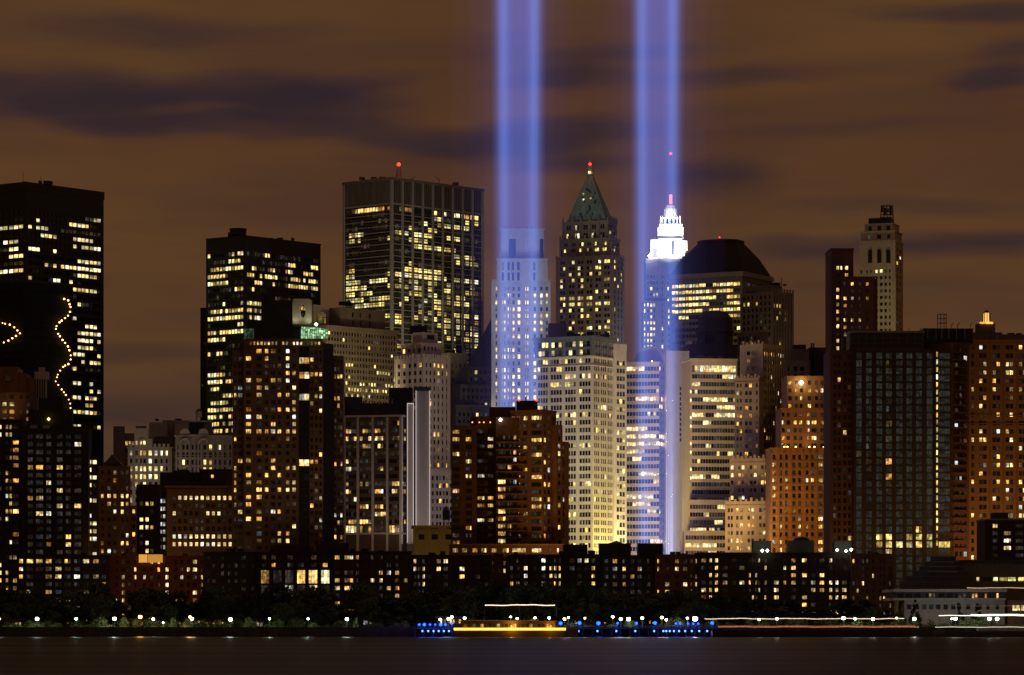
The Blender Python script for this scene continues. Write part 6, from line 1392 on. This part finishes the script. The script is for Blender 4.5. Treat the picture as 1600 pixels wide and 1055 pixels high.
mb = MB(); mb.box(bx(1530), bx(1640), D0 + 2, D0 + 7, bz(986), bz(976)); mb.build('cabin', wall_mat((.15, .15, .14), .7, .15), cruise)
light_trail(cruise, 'mid_trail', bx(1487), bx(1640), D0 + .8, bz(946.8), emit_mat('dim_trail_glow', (1, .7, .5), .18), .4, .03, .10)

# ------------------------------------------------------------------ twin light beams: columns of lit air over two squares of searchlights
def glow_mat(name, c, s):
    m = bpy.data.materials.new(name); m.use_nodes = True; t = m.node_tree; t.nodes.clear()
    e = t.nodes.new('ShaderNodeEmission'); e.inputs[0].default_value = (*c, 1); e.inputs[1].default_value = s
    o = t.nodes.new('ShaderNodeOutputMaterial'); t.links.new(e.outputs[0], o.inputs['Volume'])
    m.cycles.homogeneous_volume = True
    return m
BD_ = 1560.0; BM = MP(BD_)
EDGE = [glow_mat('beam_edge', (.145, .30, 1.0), s) for s in (.023, .018, .0125, .0060)]
FILL = glow_mat('beam_fill', (.13, .25, 1.0), .0074); SOFT = [glow_mat('beam_soft', (.25, .24, 1.0), s) for s in (.0016, .00070, .00036, .00018)]
RAYM = [glow_mat('searchlight_ray', (.62, .70, 1.0), .60), glow_mat('searchlight_ray_faint', (.45, .5, 1.0), .16)]
ZT = 1500.0
def beam(label, cpx):
    cx = (cpx - 800) / F * BD_; root = empty('light_beam', (cx, BD_, GROUND)); tag(root, label, 'light beam', 'twin vertical light beams')
    def column(name, x0, x1, y0, y1, r0, r1, mat, n=16, top=ZT, rx=1.0):
        """round column of lit air from the lamps upward, spreading slightly"""
        mb = MB()
        def rg(x, y, r): return [(cx + (x + r * rx * math.cos(2 * math.pi * i / n + .1)) * BM, BD_ + (y + r * math.sin(2 * math.pi * i / n + .1)) * BM) for i in range(n)]
        mb.prism(rg(x0, y0, r0), GROUND + .5, top, 0, True, True, rg(x1, y1, r1)); return mb.build(name, mat, root)
    for sx in (-1, 1):
        for k, r in enumerate((4.2, 7.5, 11, 16)): column('beam_edge', sx * 22.0, sx * 43, 0, .1 * k, r, r + 12, EDGE[k], rx=1.0)
    column('beam_fill', 0, 0, 0, 0, 22.3, 46, FILL, 24); column('beam_fill', 0, 0, 0, .3, 27.5, 55, FILL, 24)
    for k, r in enumerate((36, 50, 72, 105)): column('beam_haze', 0, 0, 0, .2, r, r + 38, SOFT[k], 28)
    rg_ = random.Random(cpx)
    for x in (-22.5, -19.5, -17, -8, -4, 1, 6, 11, 14, 17, 19.3, 21.2, 23.2):
        out = abs(x) > 13; h = rg_.uniform(55, 75) * (1.6 if x > 13 else 1.0); column('searchlight_ray', x, x * 1.06, rg_.uniform(-9, 9), 0, 1.5 if x > 13 else (.9 if out else .3), .05, RAYM[0 if out else 1], 8, h)
beam('left vertical blue light beam rising behind the rust brick tower', 810.5)
beam('right vertical blue light beam rising before the white office building', 1027)
print('windows', N_WIN, 'objects', len(bpy.data.objects))
